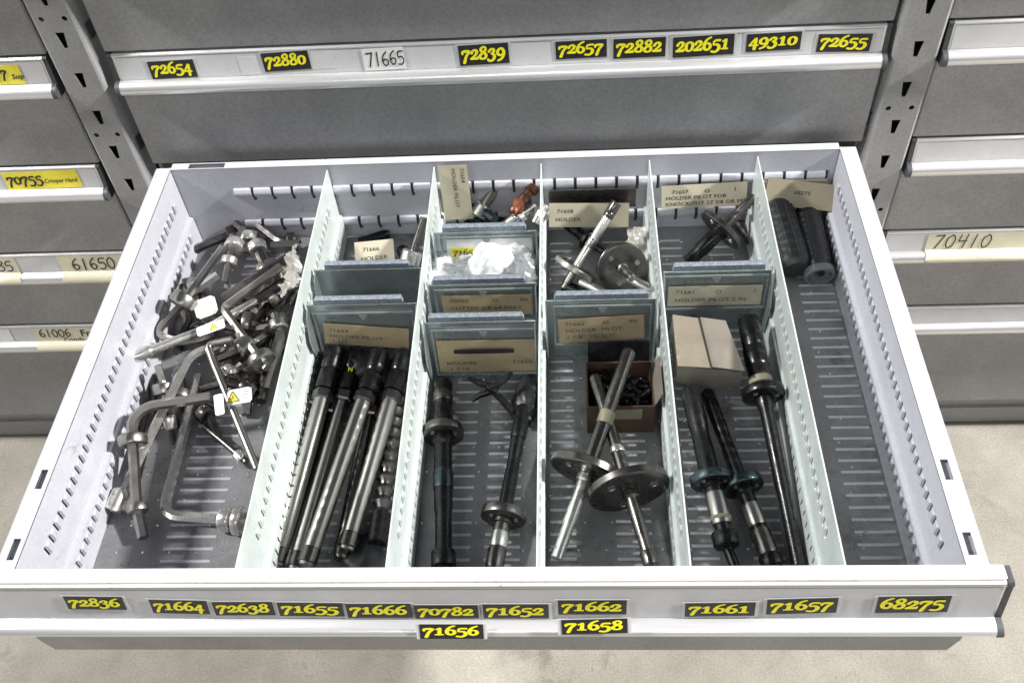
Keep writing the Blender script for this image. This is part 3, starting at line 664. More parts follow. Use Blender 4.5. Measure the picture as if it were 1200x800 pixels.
x_,y_,z_ = gp[0]; b.bbox(DX[2]+.006, DX[3]-.012, -.0125, -.0112, .036, .062, .0004)
tag(obj('steel_plate', b, STEELD), 'dark steel plate standing on edge behind the faded card', 'plate')
b = B(); b.bbox(DX[4]+.008, .338, -.0125, -.0110, .040, .066, .0004)
tag(obj('card_backing', b, CARDD), 'brown card strip standing against the back wall behind the ribbed tubes', 'card')

# ------------------------------------------------------------------ hex keys and loose tools (left compartment)
def bend(pts, rad=.012, n=5):
    pts = [Vector(p) for p in pts]; out = [pts[0]]
    for i in range(1, len(pts)-1):
        a, c, d = pts[i-1], pts[i], pts[i+1]
        l1 = (a-c).length; l2 = (d-c).length; q = min(rad, l1*.45, l2*.45)
        p0 = c + (a-c).normalized()*q; p1 = c + (d-c).normalized()*q
        for k in range(n+1):
            t = k/n; out.append(p0*(1-t)**2 + c*2*t*(1-t) + p1*t*t)
    out.append(pts[-1]); return out
def along(path, s):
    L = [0]
    for i in range(len(path)-1): L.append(L[-1] + (path[i+1]-path[i]).length)
    T = s*L[-1]
    for i in range(len(path)-1):
        if L[i+1] >= T:
            f = (T-L[i])/max(1e-9, L[i+1]-L[i]); return path[i].lerp(path[i+1], f), (path[i+1]-path[i]).normalized()
    return path[-1], (path[-1]-path[-2]).normalized()
KG = 'loose hex keys heaped in the left compartment'
def hexkey(label, pts, r, collars=(), m_=STEEL, seg=6, rad=.012, name='hex_key', cat='hex key', socket=None, cm=None, pin=False):
    r *= 1.04; path = bend([Z(*p) for p in pts], rad); c0 = path[0]; collars = [(a, q*1.12, l*1.15) for a, q, l in collars]
    t = thing(name, label, cat, (c0.x, c0.y, 0), KG)
    b = B(); b.tube(path, r, seg, seg > 8); obj('bent_rod', b, m_, t)
    for (s, R, L) in collars:
        p, d = along(path, s); e = B()
        e.lathe(p-d*L/2, p+d*L/2, [(0, R*.82), (L*.10, R*.97), (L*.18, R), (L*.82, R), (L*.90, R*.97), (L, R*.82)], 24); cl = obj('collar', e, cm or m_, t)
        if pin:
            u = d.orthogonal().normalized(); g = B(); g.cyl(p+u*R*.8, p+u*(R+.004), .0022, 8); obj('set_screw', g, STEELB, cl)
    if socket:
        s, R, L = socket; p, d = along(path, s)
        if s < .5: d = -d
        e = B(); e.lathe(p-d*L*.6, p+d*L*.4, [(0, R*.6), (L*.15, R*.96), (L*.2, R), (L*.97, R), (L, R*.93), (L, R*.62), (L*.75, R*.55), (L*.74, .0005)], 20); obj('socket_end', e, m_, t)
    return t
hexkey('upright hex key with a large round collar by the left wall, arm pointing up', [(262,289,.062),(207,364,.040),(180,392,.030),(215,402,.020),(250,392,.014)], .0040, [(.42,.0118,.012)], STEEL, rad=.014)
hexkey('long round socket bar lying across the keys, its open socket pointing left', [(160,417,.040),(250,382,.036),(300,352,.034)], .0044, [], STEELB, 14, socket=(.02,.0062,.024), name='socket_bar', cat='socket bar')
hexkey('bent key whose corner points left at the heap centre, disc end at lower right', [(330,312,.052),(261,361,.040),(313,431,.030)], .0042, [(.93,.0120,.009)], STEEL, rad=.008)
hexkey('large hex key at lower left, hanging down with a ring near its tip', [(168,630,.010),(160,590,.016),(154,492,.046),(172,476,.050),(246,465,.046)], .0046, [(.155,.0080,.007),(.50,.0115,.009)], STEEL, rad=.012)
hexkey('bright flat-sided key running from the bottom socket up to the heap centre', [(136,590,.008),(152,560,.014),(223,415,.040),(262,402,.036)], .0042, [], STEELB, 6, socket=(.01,.0085,.022))
hexkey('long hex key lying lowest, bent at the bottom with a double collar against the divider', [(233,440,.020),(190,603,.009),(284,610,.010)], .0046, [(.93,.0096,.009),(.985,.0115,.007)], STEELB, rad=.016)
hexkey('slender bright key slanting down right to the divider', [(272,398,.044),(243,404,.042),(250,425,.038),(301,549,.016)], .0034, [], STEEL, 12, rad=.006)
hexkey('short round rod with a bright ring near the divider foot', [(240,500,.010),(262,518,.010),(289,541,.010)], .0030, [(.86,.0056,.009)], STEELD, 12, cm=STEELB)
hexkey('small upright key with a star-shaped head below the socket bar', [(185,428,.044),(193,452,.026),(197,490,.010)], .0036, [(.45,.0100,.010)], STEEL, pin=True)
hexkey('small steel pin with a brass-bright collar between the two long hex keys', [(197,478,.026),(200,500,.012),(204,520,.005)], .0030, [(.38,.0060,.012)], STEELD, cm=STEELB)
hexkey('rear key with a polished bead, under the tip of the upright collar key', [(285,268,.030),(270,298,.036),(264,330,.020)], .0038, [(.42,.0095,.010),(.70,.0075,.008)], STEEL, cm=STEELB)
hexkey('bright short-armed key just below the upright rod', [(255,322,.028),(232,338,.024),(210,350,.014)], .0042, [], STEELB, 4)
hexkey('dark key at the rear corner of the heap, bead at its end', [(300,285,.034),(310,312,.030),(336,326,.026)], .0048, [(.10,.0088,.010)], STEELD, cm=STEELB)
hexkey('dark thick bar from the heap centre to the crumpled film', [(345,298,.044),(300,325,.040),(262,350,.030)], .0052, [], STEELD, 6)
hexkey('grey bar just below the dark thick bar, running to the divider', [(347,322,.040),(300,352,.034),(268,372,.028)], .0050, [], STEELD, 6)
hexkey('key with a ring collar in the heap, right of the yellow-sign tag', [(270,372,.030),(295,382,.030),(320,350,.018)], .0046, [(.30,.0105,.008)], STEELD, cm=STEEL)
hexkey('key crossing low behind the disc-ended key', [(340,360,.020),(300,402,.026),(262,440,.014)], .0042, [(.2,.0095,.009)], STEELD)
hexkey('dark key with a square collar near the heap middle', [(255,420,.030),(285,408,.030),(322,385,.022)], .0044, [(.42,.0100,.014)], STEELD, cm=STEEL, pin=True)
hexkey('dark key lying under the small folded white tag', [(235,455,.018),(270,445,.020),(300,460,.014)], .0044, [(.8,.0080,.008)], STEELD)
hexkey('small nickel key with hex end, below the folded tag', [(226,480,.010),(246,486,.014),(256,515,.006)], .0040, [(.35,.0085,.009)], STEELD, cm=STEELD)
hexkey('dark key against the left wall foot, under the socket', [(176,440,.006),(182,470,.006),(160,560,.004)], .0042, [], STEELD)
hexkey('dark bar at the rear of the left compartment, close to the back wall', [(228,292,.008),(262,278,.012),(310,262,.012)], .0044, [(.55,.0090,.010)], STEELD)
hexkey('dark key at the rear right, behind the crumpled film', [(300,262,.020),(330,285,.020),(352,280,.018)], .0046, [(.85,.0090,.009)], STEELD)
hexkey('flat grey bar lying at the rear beside the divider top', [(318,290,.022),(350,288,.022)], .0062, [], STEEL, 4)
hexkey('key arm near the divider at mid height of the heap', [(322,368,.034),(330,395,.030),(312,455,.014)], .0042, [(.18,.0085,.010)], STEEL)
hexkey('dark curved key tail beneath the upright collar key', [(196,398,.010),(222,396,.016),(240,380,.012)], .0046, [(.8,.0080,.008)], STEELD)
hexkey('short dark stub at the foot of the left wall, behind the socket end', [(205,345,.008),(222,372,.010),(208,412,.006)], .0042, [], STEELD)
hexkey('tangled dark key right of the heap centre', [(278,352,.012),(318,372,.012),(334,412,.010)], .0050, [(.5,.0100,.012)], STEELD, cm=STEEL)
hexkey('dark key low beside the divider, under the disc end', [(262,468,.006),(300,440,.008),(322,425,.010)], .0046, [(.2,.0088,.008)], STEELD)
hexkey('small chromed nut-like key bit shining at the heap centre', [(262,430,.028),(272,436,.028),(282,428,.024)], .0034, [(.3,.0056,.006)], STEELB)
hexkey('key with polished collar just above the blank tag', [(266,335,.014),(285,345,.020),(300,335,.020)], .0040, [(.5,.0078,.010)], STEELB)
hexkey('thick hex arm with big worn collar at the upper middle of the heap', [(308,300,.022),(318,330,.020),(300,352,.010)], .0050, [(.40,.0125,.011)], STEEL)
hexkey('hex key crossing the film corner at the upper right of the heap', [(352,332,.030),(318,346,.026),(306,366,.016)], .0046, [(.62,.0105,.010)], STEEL)
hexkey('key with a double ring lying flat near the heap middle', [(256,398,.020),(286,418,.018),(312,402,.010)], .0046, [(.30,.0110,.007),(.42,.0095,.007)], STEELD, cm=STEEL)
hexkey('dark round bar near the divider above the disc end', [(345,345,.018),(318,398,.014),(306,470,.008)], .0050, [], STEELD, 12)
hexkey('dark key between the upright key and the heap, near the wall', [(216,330,.010),(240,345,.014),(236,380,.008)], .0046, [(.25,.0100,.009)], STEELD, cm=STEEL)
hexkey('short dark arm behind the slender bright key', [(272,430,.016),(292,448,.014),(288,486,.006)], .0048, [(.55,.0095,.010)], STEELD)
hexkey('dark key with ring under the large lower left key', [(208,432,.012),(214,462,.016),(196,500,.008)], .0046, [(.55,.0100,.009)], STEELD, cm=STEEL)
hexkey('bright collared stub at the top corner of the heap, by the back wall', [(276,262,.024),(292,276,.022),(288,296,.012)], .0046, [(.62,.0112,.010)], STEELD, cm=STEELB)
hexkey('dark bar across the heap just above the slender key corner', [(236,372,.012),(282,386,.014),(330,380,.012)], .0048, [], STEELD)
hexkey('grey key near the wall foot below the star-shaped head', [(184,462,.010),(206,470,.014),(214,500,.006)], .0042, [(.5,.0088,.008)], STEELD)
def tagpaper(label, px, py, z, wd, ht, ang, m_=WHITEP, sign=False, N_=(0,-.25,1)):
    wd *= .86; ht *= .86; c = Z(px, py, z); X, Yv, N_ = frame_basis(N_, (math.cos(ang), math.sin(ang), 0))
    t = thing('paper_tag', label, 'tag', c)
    p = B(); L, H = wd/2, ht/2; r_ = min(L, H)*.3
    pts = [(-L+r_,-H),(L-r_,-H),(L,-H+r_),(L,H-r_),(L-r_,H),(-L+r_,H),(-L,H-r_),(-L,-H+r_)]
    vv = [c + X*a + Yv*b_ + N_*k for k in (0, .0004) for a, b_ in pts]
    p.add(vv, [list(range(8))[::-1], list(range(8, 16))] + [(i,(i+1)%8,8+(i+1)%8,8+i) for i in range(8)]); ps = obj('tag_sheet', p, m_, t)
    if sign:
        q = c + X*(wd*(.10 if sign == 1 else -.28)) + N_*.0007; s = ht*.36
        g = B(); g.add([q + X*(-s) - Yv*s*.8, q + X*s - Yv*s*.8, q + Yv*s], [(0,1,2)]); tr = obj('warning_triangle', g, YEL, ps)
        g = B(); q2 = q + N_*.0003
        for a, b_ in (((-1,-.8),(1,-.8)), ((1,-.8),(0,1)), ((0,1),(-1,-.8)), ((0,.3),(0,-.4))):
            A = q2 + X*a[0]*s + Yv*a[1]*s; C_ = q2 + X*b_[0]*s + Yv*b_[1]*s; d = (C_-A).normalized(); nn = N_.cross(d)*.00025
            g.add([A-nn, A+nn, C_+nn, C_-nn], [(0,1,2,3)]); q2 = q2 + N_*.00002
        obj('triangle_outline', g, INK, ps)
    tb = B()
    for k in range(3):
        q = c + X*(-wd*.30 + (wd*.42 if sign == 2 else 0)) + Yv*(ht*(.22-.2*k)) + N_*.0006; e = wd*(.28 if sign else .5)*(1-.15*k)
        if sign == 1: continue
        tb.add([q, q+X*e, q+X*e+Yv*.0005, q+Yv*.0005], [(0,1,2,3)])
    if tb.v: obj('fine_print', tb, mat('pale_print', (.45,.45,.47), .6), ps)
tagpaper('plain white tag with faint print lying behind the socket bar', 241, 360, .036, .026, .026, .40)
tagpaper('long white tag with a yellow warning triangle, wrapped on the socket bar', 247, 384, .046, .032, .012, .38, sign=1)
tagpaper('folded white tag with a yellow and black warning sign, left half', 257, 474, .052, .010, .024, .25)
tagpaper('white tag with a yellow warning sign hanging on the slender key', 281, 464, .048, .026, .018, .20, sign=2)

def crumple(name, label, cat, c, R3, m_, seed, amp=.35, sub=4, flat=.0, fr=1.6):
    import bmesh
    bm = bmesh.new(); bmesh.ops.create_icosphere(bm, subdivisions=sub, radius=1.)
    for v in bm.verts:
        p = v.co.copy(); q = p*fr + Vector((seed, seed*1.7, 3.1*seed))
        n1 = noise.noise(q); n2 = 1-abs(noise.noise(q*2.3))*2; n3 = 1-abs(noise.noise(q*5.1))*2; n4 = 1-abs(noise.noise(q*11))*2
        v.co = p*(1 + amp*n1 + amp*.40*n2 + amp*.24*n3 + amp*.10*n4)
        v.co = Vector((v.co.x*R3[0], v.co.y*R3[1], max(v.co.z, -.8)*R3[2])) + Vector(c)
        if v.co.z < .0025: v.co.z = .0025
    bm.verts.ensure_lookup_table(); b = B(); b.add([v.co.copy() for v in bm.verts], [[v.index for v in f.verts] for f in bm.faces], False); bm.free()
    return tag(obj(name, b, m_), label, cat)
def film(label, corners, m_, amp, seed, n=26):
    P = [Z(*c) for c in corners]; b = B(); vv = []; nr = (P[1]-P[0]).cross(P[3]-P[0]).normalized()
    if nr.z < 0: nr = -nr
    for i in range(n+1):
        for j in range(n+1):
            u, v = i/n, j/n; p = P[0].lerp(P[1], u).lerp(P[3].lerp(P[2], u), v)
            q = Vector((u*3+seed, v*3, seed*.7)); d = (1-abs(noise.noise(q))*2.2) + .6*(1-abs(noise.noise(q*2.3))*2.2) + .35*(1-abs(noise.noise(q*4.9))*2)
            e = Vector((noise.noise(q*1.5), noise.noise(q*1.7+Vector((9,2,1))), 0))*.004
            vv.append(p + nr*(d*amp) + e)
    for k in range(len(vv)): 
        if vv[k].z < .002: vv[k].z = .002
    m = len(vv); vv += [p - nr*.0002 for p in vv]; I = lambda i, j: i*(n+1)+j
    F = [(I(i,j),I(i+1,j),I(i+1,j+1),I(i,j+1)) for i in range(n) for j in range(n)]; F += [tuple(m+a for a in f[::-1]) for f in F]
    b.add(vv, F); return tag(obj('plastic_wrap', b, m_), label, 'plastic film')
film('crumpled clear film glinting beside the left divider', [(326,312,.030),(352,288,.050),(358,330,.058),(336,350,.036)], FOIL, .0055, 3.3)

# ------------------------------------------------------------------ long arbor bars (second compartment)
BG = 'long steel arbors lying side by side'
def arbor(label, head, nut, end, r, m_, hm=OXID, mark=False, headr=.0100):
    r *= 1.12
    A, N0, E_ = Z(*head), Z(*nut), Z(*end); t = thing('arbor_bar', label, 'arbor', (E_.x, E_.y, 0), BG)
    b = B(); L = (E_-N0).length
    b.lathe(N0, E_, [(0,r),(L*.985,r),(L,r*.8)], 16); sh = obj('round_shaft', b, m_, t)
    d = (E_-N0).normalized()
    b = B(); b.lathe(N0-d*.004, N0+d*.007, [(0,headr*.85),(.0015,headr),(.0095,headr),(.011,headr*.85)], 6, False); obj('hex_nut', b, STEELD, t)
    A2 = N0 - d*(A-N0).length
    b = B(); Lh = (N0-A2).length; b.lathe(A2, N0-d*.0042, [(0,headr*.6),(.003,headr*.92),(Lh*.45,headr*.95),(Lh*.5,headr*.80),(Lh*.55,headr*.95),(Lh-.0045,headr*.95)], 14); hd = obj('black_socket', b, hm, t)
    if mark:
        c = A2.lerp(N0, .55) + Vector((0,-.4,.9)).normalized()*headr*1.02
        X, Yv, N_ = frame_basis((0,-.4,.9)); g = font_text('N', c, X, Yv, N_, .006, 1, 0, .02); obj('yellow_mark', g, YEL, hd)
    e = B(); e.cyl(E_-d*.016, E_-d*.002, r*1.12, 16); obj('end_band', e, STEELD, t)
arbor('dark arbor lying lowest against the left divider', (372,415,.012),(364,470,.010),(318,660,.009), .0058, STEELD)
arbor('thick bright arbor, first pale one from the left divider', (388,405,.034),(379,462,.026),(324,664,.010), .0070, STEEL)
arbor('thin arbor just right of the thick bright one, yellow mark on its head', (411,405,.024),(403,464,.018),(344,668,.009), .0056, STEEL, mark=True)
arbor('arbor in the middle of the bundle, crossing over the thin one', (438,408,.040),(428,464,.032),(358,663,.018), .0066, STEEL)
arbor('short arbor whose end lies beneath its right neighbour', (440,425,.014),(433,482,.010),(399,655,.009), .0058, STEELD)
arbor('rightmost pale arbor, ending higher up than the others', (466,408,.034),(459,464,.026),(406,645,.014), .0068, STEEL, mark=False)
arbor('black arbor seen in the gap between the two longest ones', (398,430,.010),(390,480,.009),(338,667,.008), .0056, OXID)
# spiral auger
A, E_ = Z(468,455,.014), Z(447,600,.014); t = thing('spiral_bit', 'dark spiral bit lying against the second divider', 'drill bit', (E_.x, E_.y, 0))
b = B(); L = (E_-A).length; prof = []
for i in range(46):
    f = i/45; prof.append((f*L, .0068 + .0016*math.sin(f*2*math.pi*11)))
b.lathe(A, E_, prof, 16); obj('spiral_flute', b, STEELD, t)
b = B(); d = (E_-A).normalized(); b.cyl(E_+d*.0005, E_+d*.030, .0085, 16); obj('black_shank', b, OXID, t)
crumple('rag', 'black oily rag tucked under the arbor heads', 'rag', Z(425,430,.012), (.034,.020,.014), RUBB, 7.7, .4, 3)
crumple('rag', 'black rag end at the foot of the second compartment', 'rag', Z(433,655,.006), (.018,.020,.006), RUBB, 2.7, .4, 3)

# second compartment, rear
A, E_ = Z(497,255,.050), Z(483,300,.020)
t = thing('pilot_tool', 'short steel collar tool in the rear of the second compartment, against its divider', 'tool', (E_.x, E_.y, 0))
b = B(); b.lathe(A, E_, [(0,.004),((E_-A).length, .0046)], 14); obj('rod', b, STEELD, t)
b = B(); d = (E_-A).normalized(); b.lathe(E_-d*.006, E_+d*.010, [(0,.010),(.002,.0118),(.014,.0118),(.016,.0095)], 22); obj('collar', b, STEELB, t)
b = B(); b.lathe(Z(420,283,.006), Z(452,275,.006), [(0,.004),(.03,.006),(.035,.004)], 12); tag(obj('dark_pin', b, OXID), 'small black pin lying on the floor behind the bare partition', 'pin')
b = B(); b.lathe(Z(470,292,.008), Z(490,312,.008), [(0,.006),(.012,.009),(.02,.006)], 12); tag(obj('dark_bushing', b, OXID), 'black bushing beside the short collar tool', 'bushing')

# ------------------------------------------------------------------ pilots (shaft with a round disc)
PG = 'pilot holders with round discs'
def pilot(label, A, E_, s, R, th, r, m_=OXID, dm_=None, tip=None, tipm=None, band=None, screws=True, seg=40, rings=(), bandm=BTAPE, slotend=False):
    A, E_ = Z(*A), Z(*E_); t = thing('pilot_holder', label, 'pilot holder', (E_.x, E_.y, 0), PG)
    d = (E_-A).normalized(); L = (E_-A).length; C_ = A + d*(s*L)
    b = B(); b.lathe(A, C_, [(0,r[0]*.7),(.002,r[0]*.96),(.003,r[0]),(s*L*.45,r[0]),(s*L*.47,r[0]*.93),(s*L*.62,r[0]*.93),(s*L*.64,r[0]),(s*L,r[0])], 18); sh = obj('upper_shaft', b, m_, t)
    b = B(); L2 = (1-s)*L; b.lathe(C_+d*th*.5, E_, [(0,r[1]*1.25),(L2*.06,r[1]*1.25),(L2*.08,r[1]),(L2*.55,r[1]),(L2*.58,r[1]*.88),(L2*.86-th*.5,r[1]*.88),(L2-th*.5-.001,r[1]*.9),(L2-th*.5,r[1]*.6)], 18); obj('lower_shaft', b, tipm or m_, t)
    b = B(); b.lathe(C_-d*th*.5, C_+d*th*.5, [(0,r[0]*1.05),(0,R*.93),(th*.08,R*.985),(th*.16,R),(th*.84,R),(th*.92,R*.985),(th,R*.93),(th,R*.55),(th*.96,R*.53),(th*.96,r[1])], seg); dc = obj('disc', b, dm_ or STEELD, t)
    u = (Vector((1,0,0)) - d*d.x).normalized(); w_ = d.cross(u)
    if screws:
        for a in (0.3, 2.4, 4.5):
            q = C_ + d*(th*.5-.0002) + (u*math.cos(a)+w_*math.sin(a))*R*.62; g = B(); rr = R*.11
            g.lathe(q, q+d*.0015, [(0,rr),(.0010,rr),(.0010,rr*.6),(.0004,rr*.5)], 10); obj('set_screw', g, STEEL, dc)
            q = C_ - d*(th*.5-.0002) + (u*math.cos(a+.4)+w_*math.sin(a+.4))*R*.62; g = B()
            g.lathe(q, q-d*.0012, [(0,rr),(.0008,rr*.9),(.0008,rr*.5)], 10); obj('set_screw', g, OXID, dc)
    for (f, ln, rm, mm) in rings:
        q = A + d*(f*L); g = B(); g.lathe(q-d*ln/2, q+d*ln/2, [(0,rm*.94),(ln*.1,rm),(ln*.9,rm),(ln,rm*.94)], 18); obj('band', g, mm, t)
    return t
# third compartment, front
pilot('black pilot holder standing along the left side of the third compartment, disc near mid length', (519,447,.018),(520,668,.014), .30, .0190, .0085, (.0092,.0082), dm_=STEELD, rings=[(.56,.018,.0092,BLUED),(.95,.014,.0105,OXID),(.10,.012,.0096,STEELD)])
pilot('pilot holder with its disc low down, at the foot of the third compartment', (614,475,.028),(577,676,.012), .665, .0195, .0085, (.0062,.0072), dm_=STEELD, tipm=STEELD, rings=[(.80,.014,.0076,STEELB),(.90,.018,.0078,STEELD),(.15,.02,.0072,OXID)])
t = thing('forked_tool', 'black forked tool lying below the split card', 'tool', (*Z(575,455,0)[:2], 0))
b = B(); b.tube([Z(549,443,.030), Z(562,449,.034), Z(577,453,.036), Z(592,444,.040), Z(600,436,.044)], [.0018,.0032,.0036,.0030,.0018], 8, True); obj('upper_prong', b, OXID, t)
b = B(); b.tube([Z(553,470,.020), Z(562,463,.024), Z(578,458,.030), Z(590,470,.026), Z(607,492,.016)], [.0016,.0028,.0036,.0032,.0030], 8, True); obj('lower_prong', b, OXID, t)
b = B(); b.cyl(Z(571,452,.036), Z(583,458,.032), .0042, 10); obj('pivot', b, OXID, t)
crumple('rag', 'small black rag behind the low-disc pilot holder', 'rag', Z(617,468,.010), (.010,.022,.012), RUBB, 9.1, .4, 3)
# fourth compartment, front
pilot('pilot holder with the large left disc of the fourth compartment, bright lower tip', (738,410,.060),(652,655,.014), .60, .0325, .0080, (.0064,.0058), dm_=STEELD, m_=STEELD, tipm=STEELB, rings=[(.345,.012,.0072,BTAPE)])
pilot('pilot holder with the largest disc, right one of the pair in the fourth compartment', (697,440,.044),(764,664,.026), .62, .0350, .0080, (.0056,.0056), dm_=STEELD, m_=STEELD, tipm=STEELD, rings=[(.42,.006,.0066,STEELB),(.96,.012,.0066,STEELD)])
# brown box with bits
x0, x1, y0, y1 = .0895, .148, -.262, -.205
hz = .040; y0 = Z(700,477,hz).y; y1 = Z(700,424,hz).y; x0 = Z(688,477,hz).x; x1 = Z(768,477,hz).x
t = thing('open_box', 'small open brown cardboard box filled with black bits', 'box', ((x0+x1)/2, (y0+y1)/2, 0))
for nm, q in (('box_floor', (x0,x1,y0,y1,.0005,.0015)), ('box_side', (x0,x1,y0,y0+.0012,.0016,hz)), ('box_side', (x0,x1,y1-.0012,y1,.0016,hz)), ('box_side', (x0,x0+.0012,y0+.0013,y1-.0013,.0016,hz)), ('box_side', (x1-.0012,x1,y0+.0013,y1-.0013,.0016,hz))):
    b = B(); b.box(*q); obj(nm, b, KRAFT, t)
b = B(); b.add([(x1,y0+.002,hz),(x1,y1-.002,hz),(x1+.006,y1-.004,hz+.010),(x1+.006,y0+.006,hz+.010),(x1+.001,y0+.002,hz),(x1+.001,y1-.002,hz),(x1+.007,y1-.004,hz+.010),(x1+.007,y0+.006,hz+.010)], [(3,2,1,0),(4,5,6,7),(0,1,5,4),(1,2,6,5),(2,3,7,6),(3,0,4,7)]); obj('box_flap', b, CBRD, t)
b = B(); X, Yv, N_ = frame_basis((0,-1,0)); obj('box_label', plate_on(Vector(((x0+x1)/2+.006, y0-.0001, .029)), X, Yv, N_, .026, .014, .0003), BTAPE, t)
b = B(); b.hull([(x, y, z) for x in (x0+.002, x1-.002) for y, z in ((y1-.0002, hz-.001), (y1+.001, hz-.001), (y1+.007, hz+.020), (y1+.0082, hz+.020))]); obj('box_lid', b, OXID, t)
src = None; rnd = random.Random(5)
for i in range(110):
    px_ = rnd.uniform(x0+.008, x1-.008); py_ = rnd.uniform(y0+.008, y1-.008); pz = .010 + (i % 6)*.0048; a = rnd.uniform(0, 6.28); e = rnd.uniform(-.5, .5)
    if src is None:
        b = B(); b.lathe((-.007,0,0), (.007,0,0), [(0,.0026),(.001,.0034),(.005,.0034),(.006,.0024),(.012,.0024),(.014,.0012)], 8)
        src = obj('black_bit', b, OXID, origin=(0,0,0)); c = src
    else:
        c = src.copy(); COL.objects.link(c)
    c.location = (px_, py_, pz); c.rotation_euler = (0, e, a)
    tag(c, 'one of the small black bits inside the open brown box', 'bit', 'small black bits in the open brown box')
# fifth compartment, front
pilot('pilot holder with a blued disc, left one of the low pair in the fifth compartment', (808,455,.034),(852,640,.016), .60, .0180, .0085, (.0086,.0078), dm_=BLUED, rings=[(.78,.028,.0086,STEEL),(.84,.004,.0088,BTAPE),(.96,.012,.0110,OXID)])
pilot('pilot holder with a blued disc, right one of the low pair in the fifth compartment', (828,458,.022),(908,668,.010), .555, .0180, .0085, (.0066,.0072), dm_=BLUED, rings=[(.72,.020,.0080,STEEL),(.86,.022,.0086,STEELD),(.955,.010,.0096,OXID)])
pilot('long black pilot holder along the right divider of the fifth compartment, disc at mid length', (876,372,.050),(936,664,.010), .335, .0190, .0085, (.0100,.0062), dm_=OXID, rings=[(.285,.007,.0106,BTAPE),(.18,.02,.0108,OXID)])
b = B(); P_, Q_ = Z(852,640,.010), Z(866,676,.006); b.cyl(P_, Q_, .0045, 12); tag(obj('black_rod', b, OXID), 'short black rod poking out below the left blued disc holder', 'rod')
# cardboard box (closed)
c0 = Z(795,452,.0); t = thing('cardboard_box', 'small closed grey-brown cardboard box leaning on the partition in the fifth compartment', 'box', (c0.x+.03, c0.y+.03, 0))
TL, TR, BR, BL = Z(789,372,.070), Z(842,376,.066), Z(868,440,.042), Z(795,424,.050)
TL, TR, BL, BR = Z(788,370,.062), Z(850,378,.060), Z(795,428,.056), Z(871,436,.054)
dn = Vector((.000,.004,-.030))
def boxpart(name, a, b_, c_, d_, th, m_):
    n = (b_-a).cross(d_-a).normalized(); q = B(); v = [a,b_,c_,d_]; q.add([p - n*th*.5 for p in v] + [p + n*th*.5 for p in v], [(3,2,1,0),(4,5,6,7)] + [(i,(i+1)%4,4+(i+1)%4,4+i) for i in range(4)]); return obj(name, q, m_, t)
q = B(); q.hull([p + dn*k for p in (TL,TR,BR,BL) for k in (0.04,1)]); obj('box_body', q, CBRD, t)
up = Vector((0,0,.0012)); mL, mR = TL.lerp(TR,.52), BL.lerp(BR,.52)
boxpart('box_flap', TL+up, mL+up*.8, mR+up, BL+up*1.2+Vector((-.001,-.002,0)), .0012, mat('worn_cardboard', (.22,.19,.145), .8, 0, .1, 40, .3, 300))
boxpart('box_flap', mL+up*2.2, TR+up*2, BR+up*2.2+Vector((.001,-.001,0)), mR+up*2.2, .0012, CBRD)
tp = B(); a, c_ = BL.lerp(BR,.10)+dn*.5, BL.lerp(BR,.9)+dn*.5

# ------------------------------------------------------------------ rear of third compartment
t = thing('steel_stub_tool', 'shiny steel stub with a blue-tinted collar, rear of the third compartment', 'tool', (*Z(568,248,0)[:2], 0))
A, E_ = Z(592,202,.072), Z(566,243,.040); b = B(); b.cyl(A, E_, .0058, 16); obj('rod', b, STEEL, t)
d = (E_-A).normalized(); b = B(); b.cyl(E_-d*.004, E_+d*.010, .0095, 18); obj('collar', b, STEELB, t)
b = B(); b.cyl(Z(548,238,.035), Z(574,252,.040), .0052, 14); obj('cross_pin', b, BLUED, t)
b = B(); b.cyl(Z(570,250,.044), Z(580,257,.046), .0048, 14); obj('tip', b, BLUED, t)
for k, (a, e, r_, mm, lb) in enumerate([((637,205,.070),(600,250,.050),.0060,COPP,'rust-orange rod at the rear of the third compartment, topmost of its pile'), ((628,240,.050),(584,270,.030),.0058,STEELB,'bright rod below the orange one, rear of the third compartment'), ((633,215,.050),(596,262,.030),.0050,STEELD,'dark rod between the orange and the bright ones'), ((640,240,.055),(628,262,.040),.0070,STEELB,'bright stub beside the middle divider, rear of the third compartment'), ((585,205,.030),(620,232,.030),.0055,OXID,'black rod lying under the orange one'), ((540,255,.020),(600,262,.020),.0060,OXID,'black bar behind the rearmost partition of the third compartment'), ((548,225,.012),(575,240,.012),.0070,OXID,'black stub beneath the blue-tinted collar tool')]):
    A, E_ = Z(*a), Z(*e); t = thing('rod_tool', lb, 'rod', (E_.x, E_.y, 0), 'rods piled at the rear of the third compartment'); L = (E_-A).length
    b = B(); b.lathe(A, E_, [(0,r_*.5),(.002,r_*.8),(L*.55,r_*.8),(L*.57,r_),(L*.95,r_),(L,r_*.7)], 14); obj('rod', b, mm, t)
    b = B(); d = (E_-A).normalized(); b.lathe(A+d*L*.30, A+d*(L*.30+.008), [(0,r_),(.001,r_*1.3),(.007,r_*1.3),(.008,r_)], 6, False); obj('collar', b, mm, t)
crumple('orange_cap', 'dull orange crumpled cap on the rods, rear of the third compartment', 'cap', Z(608,241,.058), (.0055,.010,.005), mat('orange_scrap', (.30,.10,.045), .4, .2, .3, 100), 1.3, .3, 3)
crumple('plastic_bag', 'bunched white plastic bag between the two rear partitions of the third compartment', 'plastic bag', Z(588,322,.045), (.031,.023,.033), BAG, 5.5, .28, 5, fr=1.3)
film('thin clear plastic spread wall to wall beneath the bunched white bag', [(499,298,.050),(627,290,.050),(630,330,.044),(494,334,.042)], BAG, .0060, 8.1, 34)
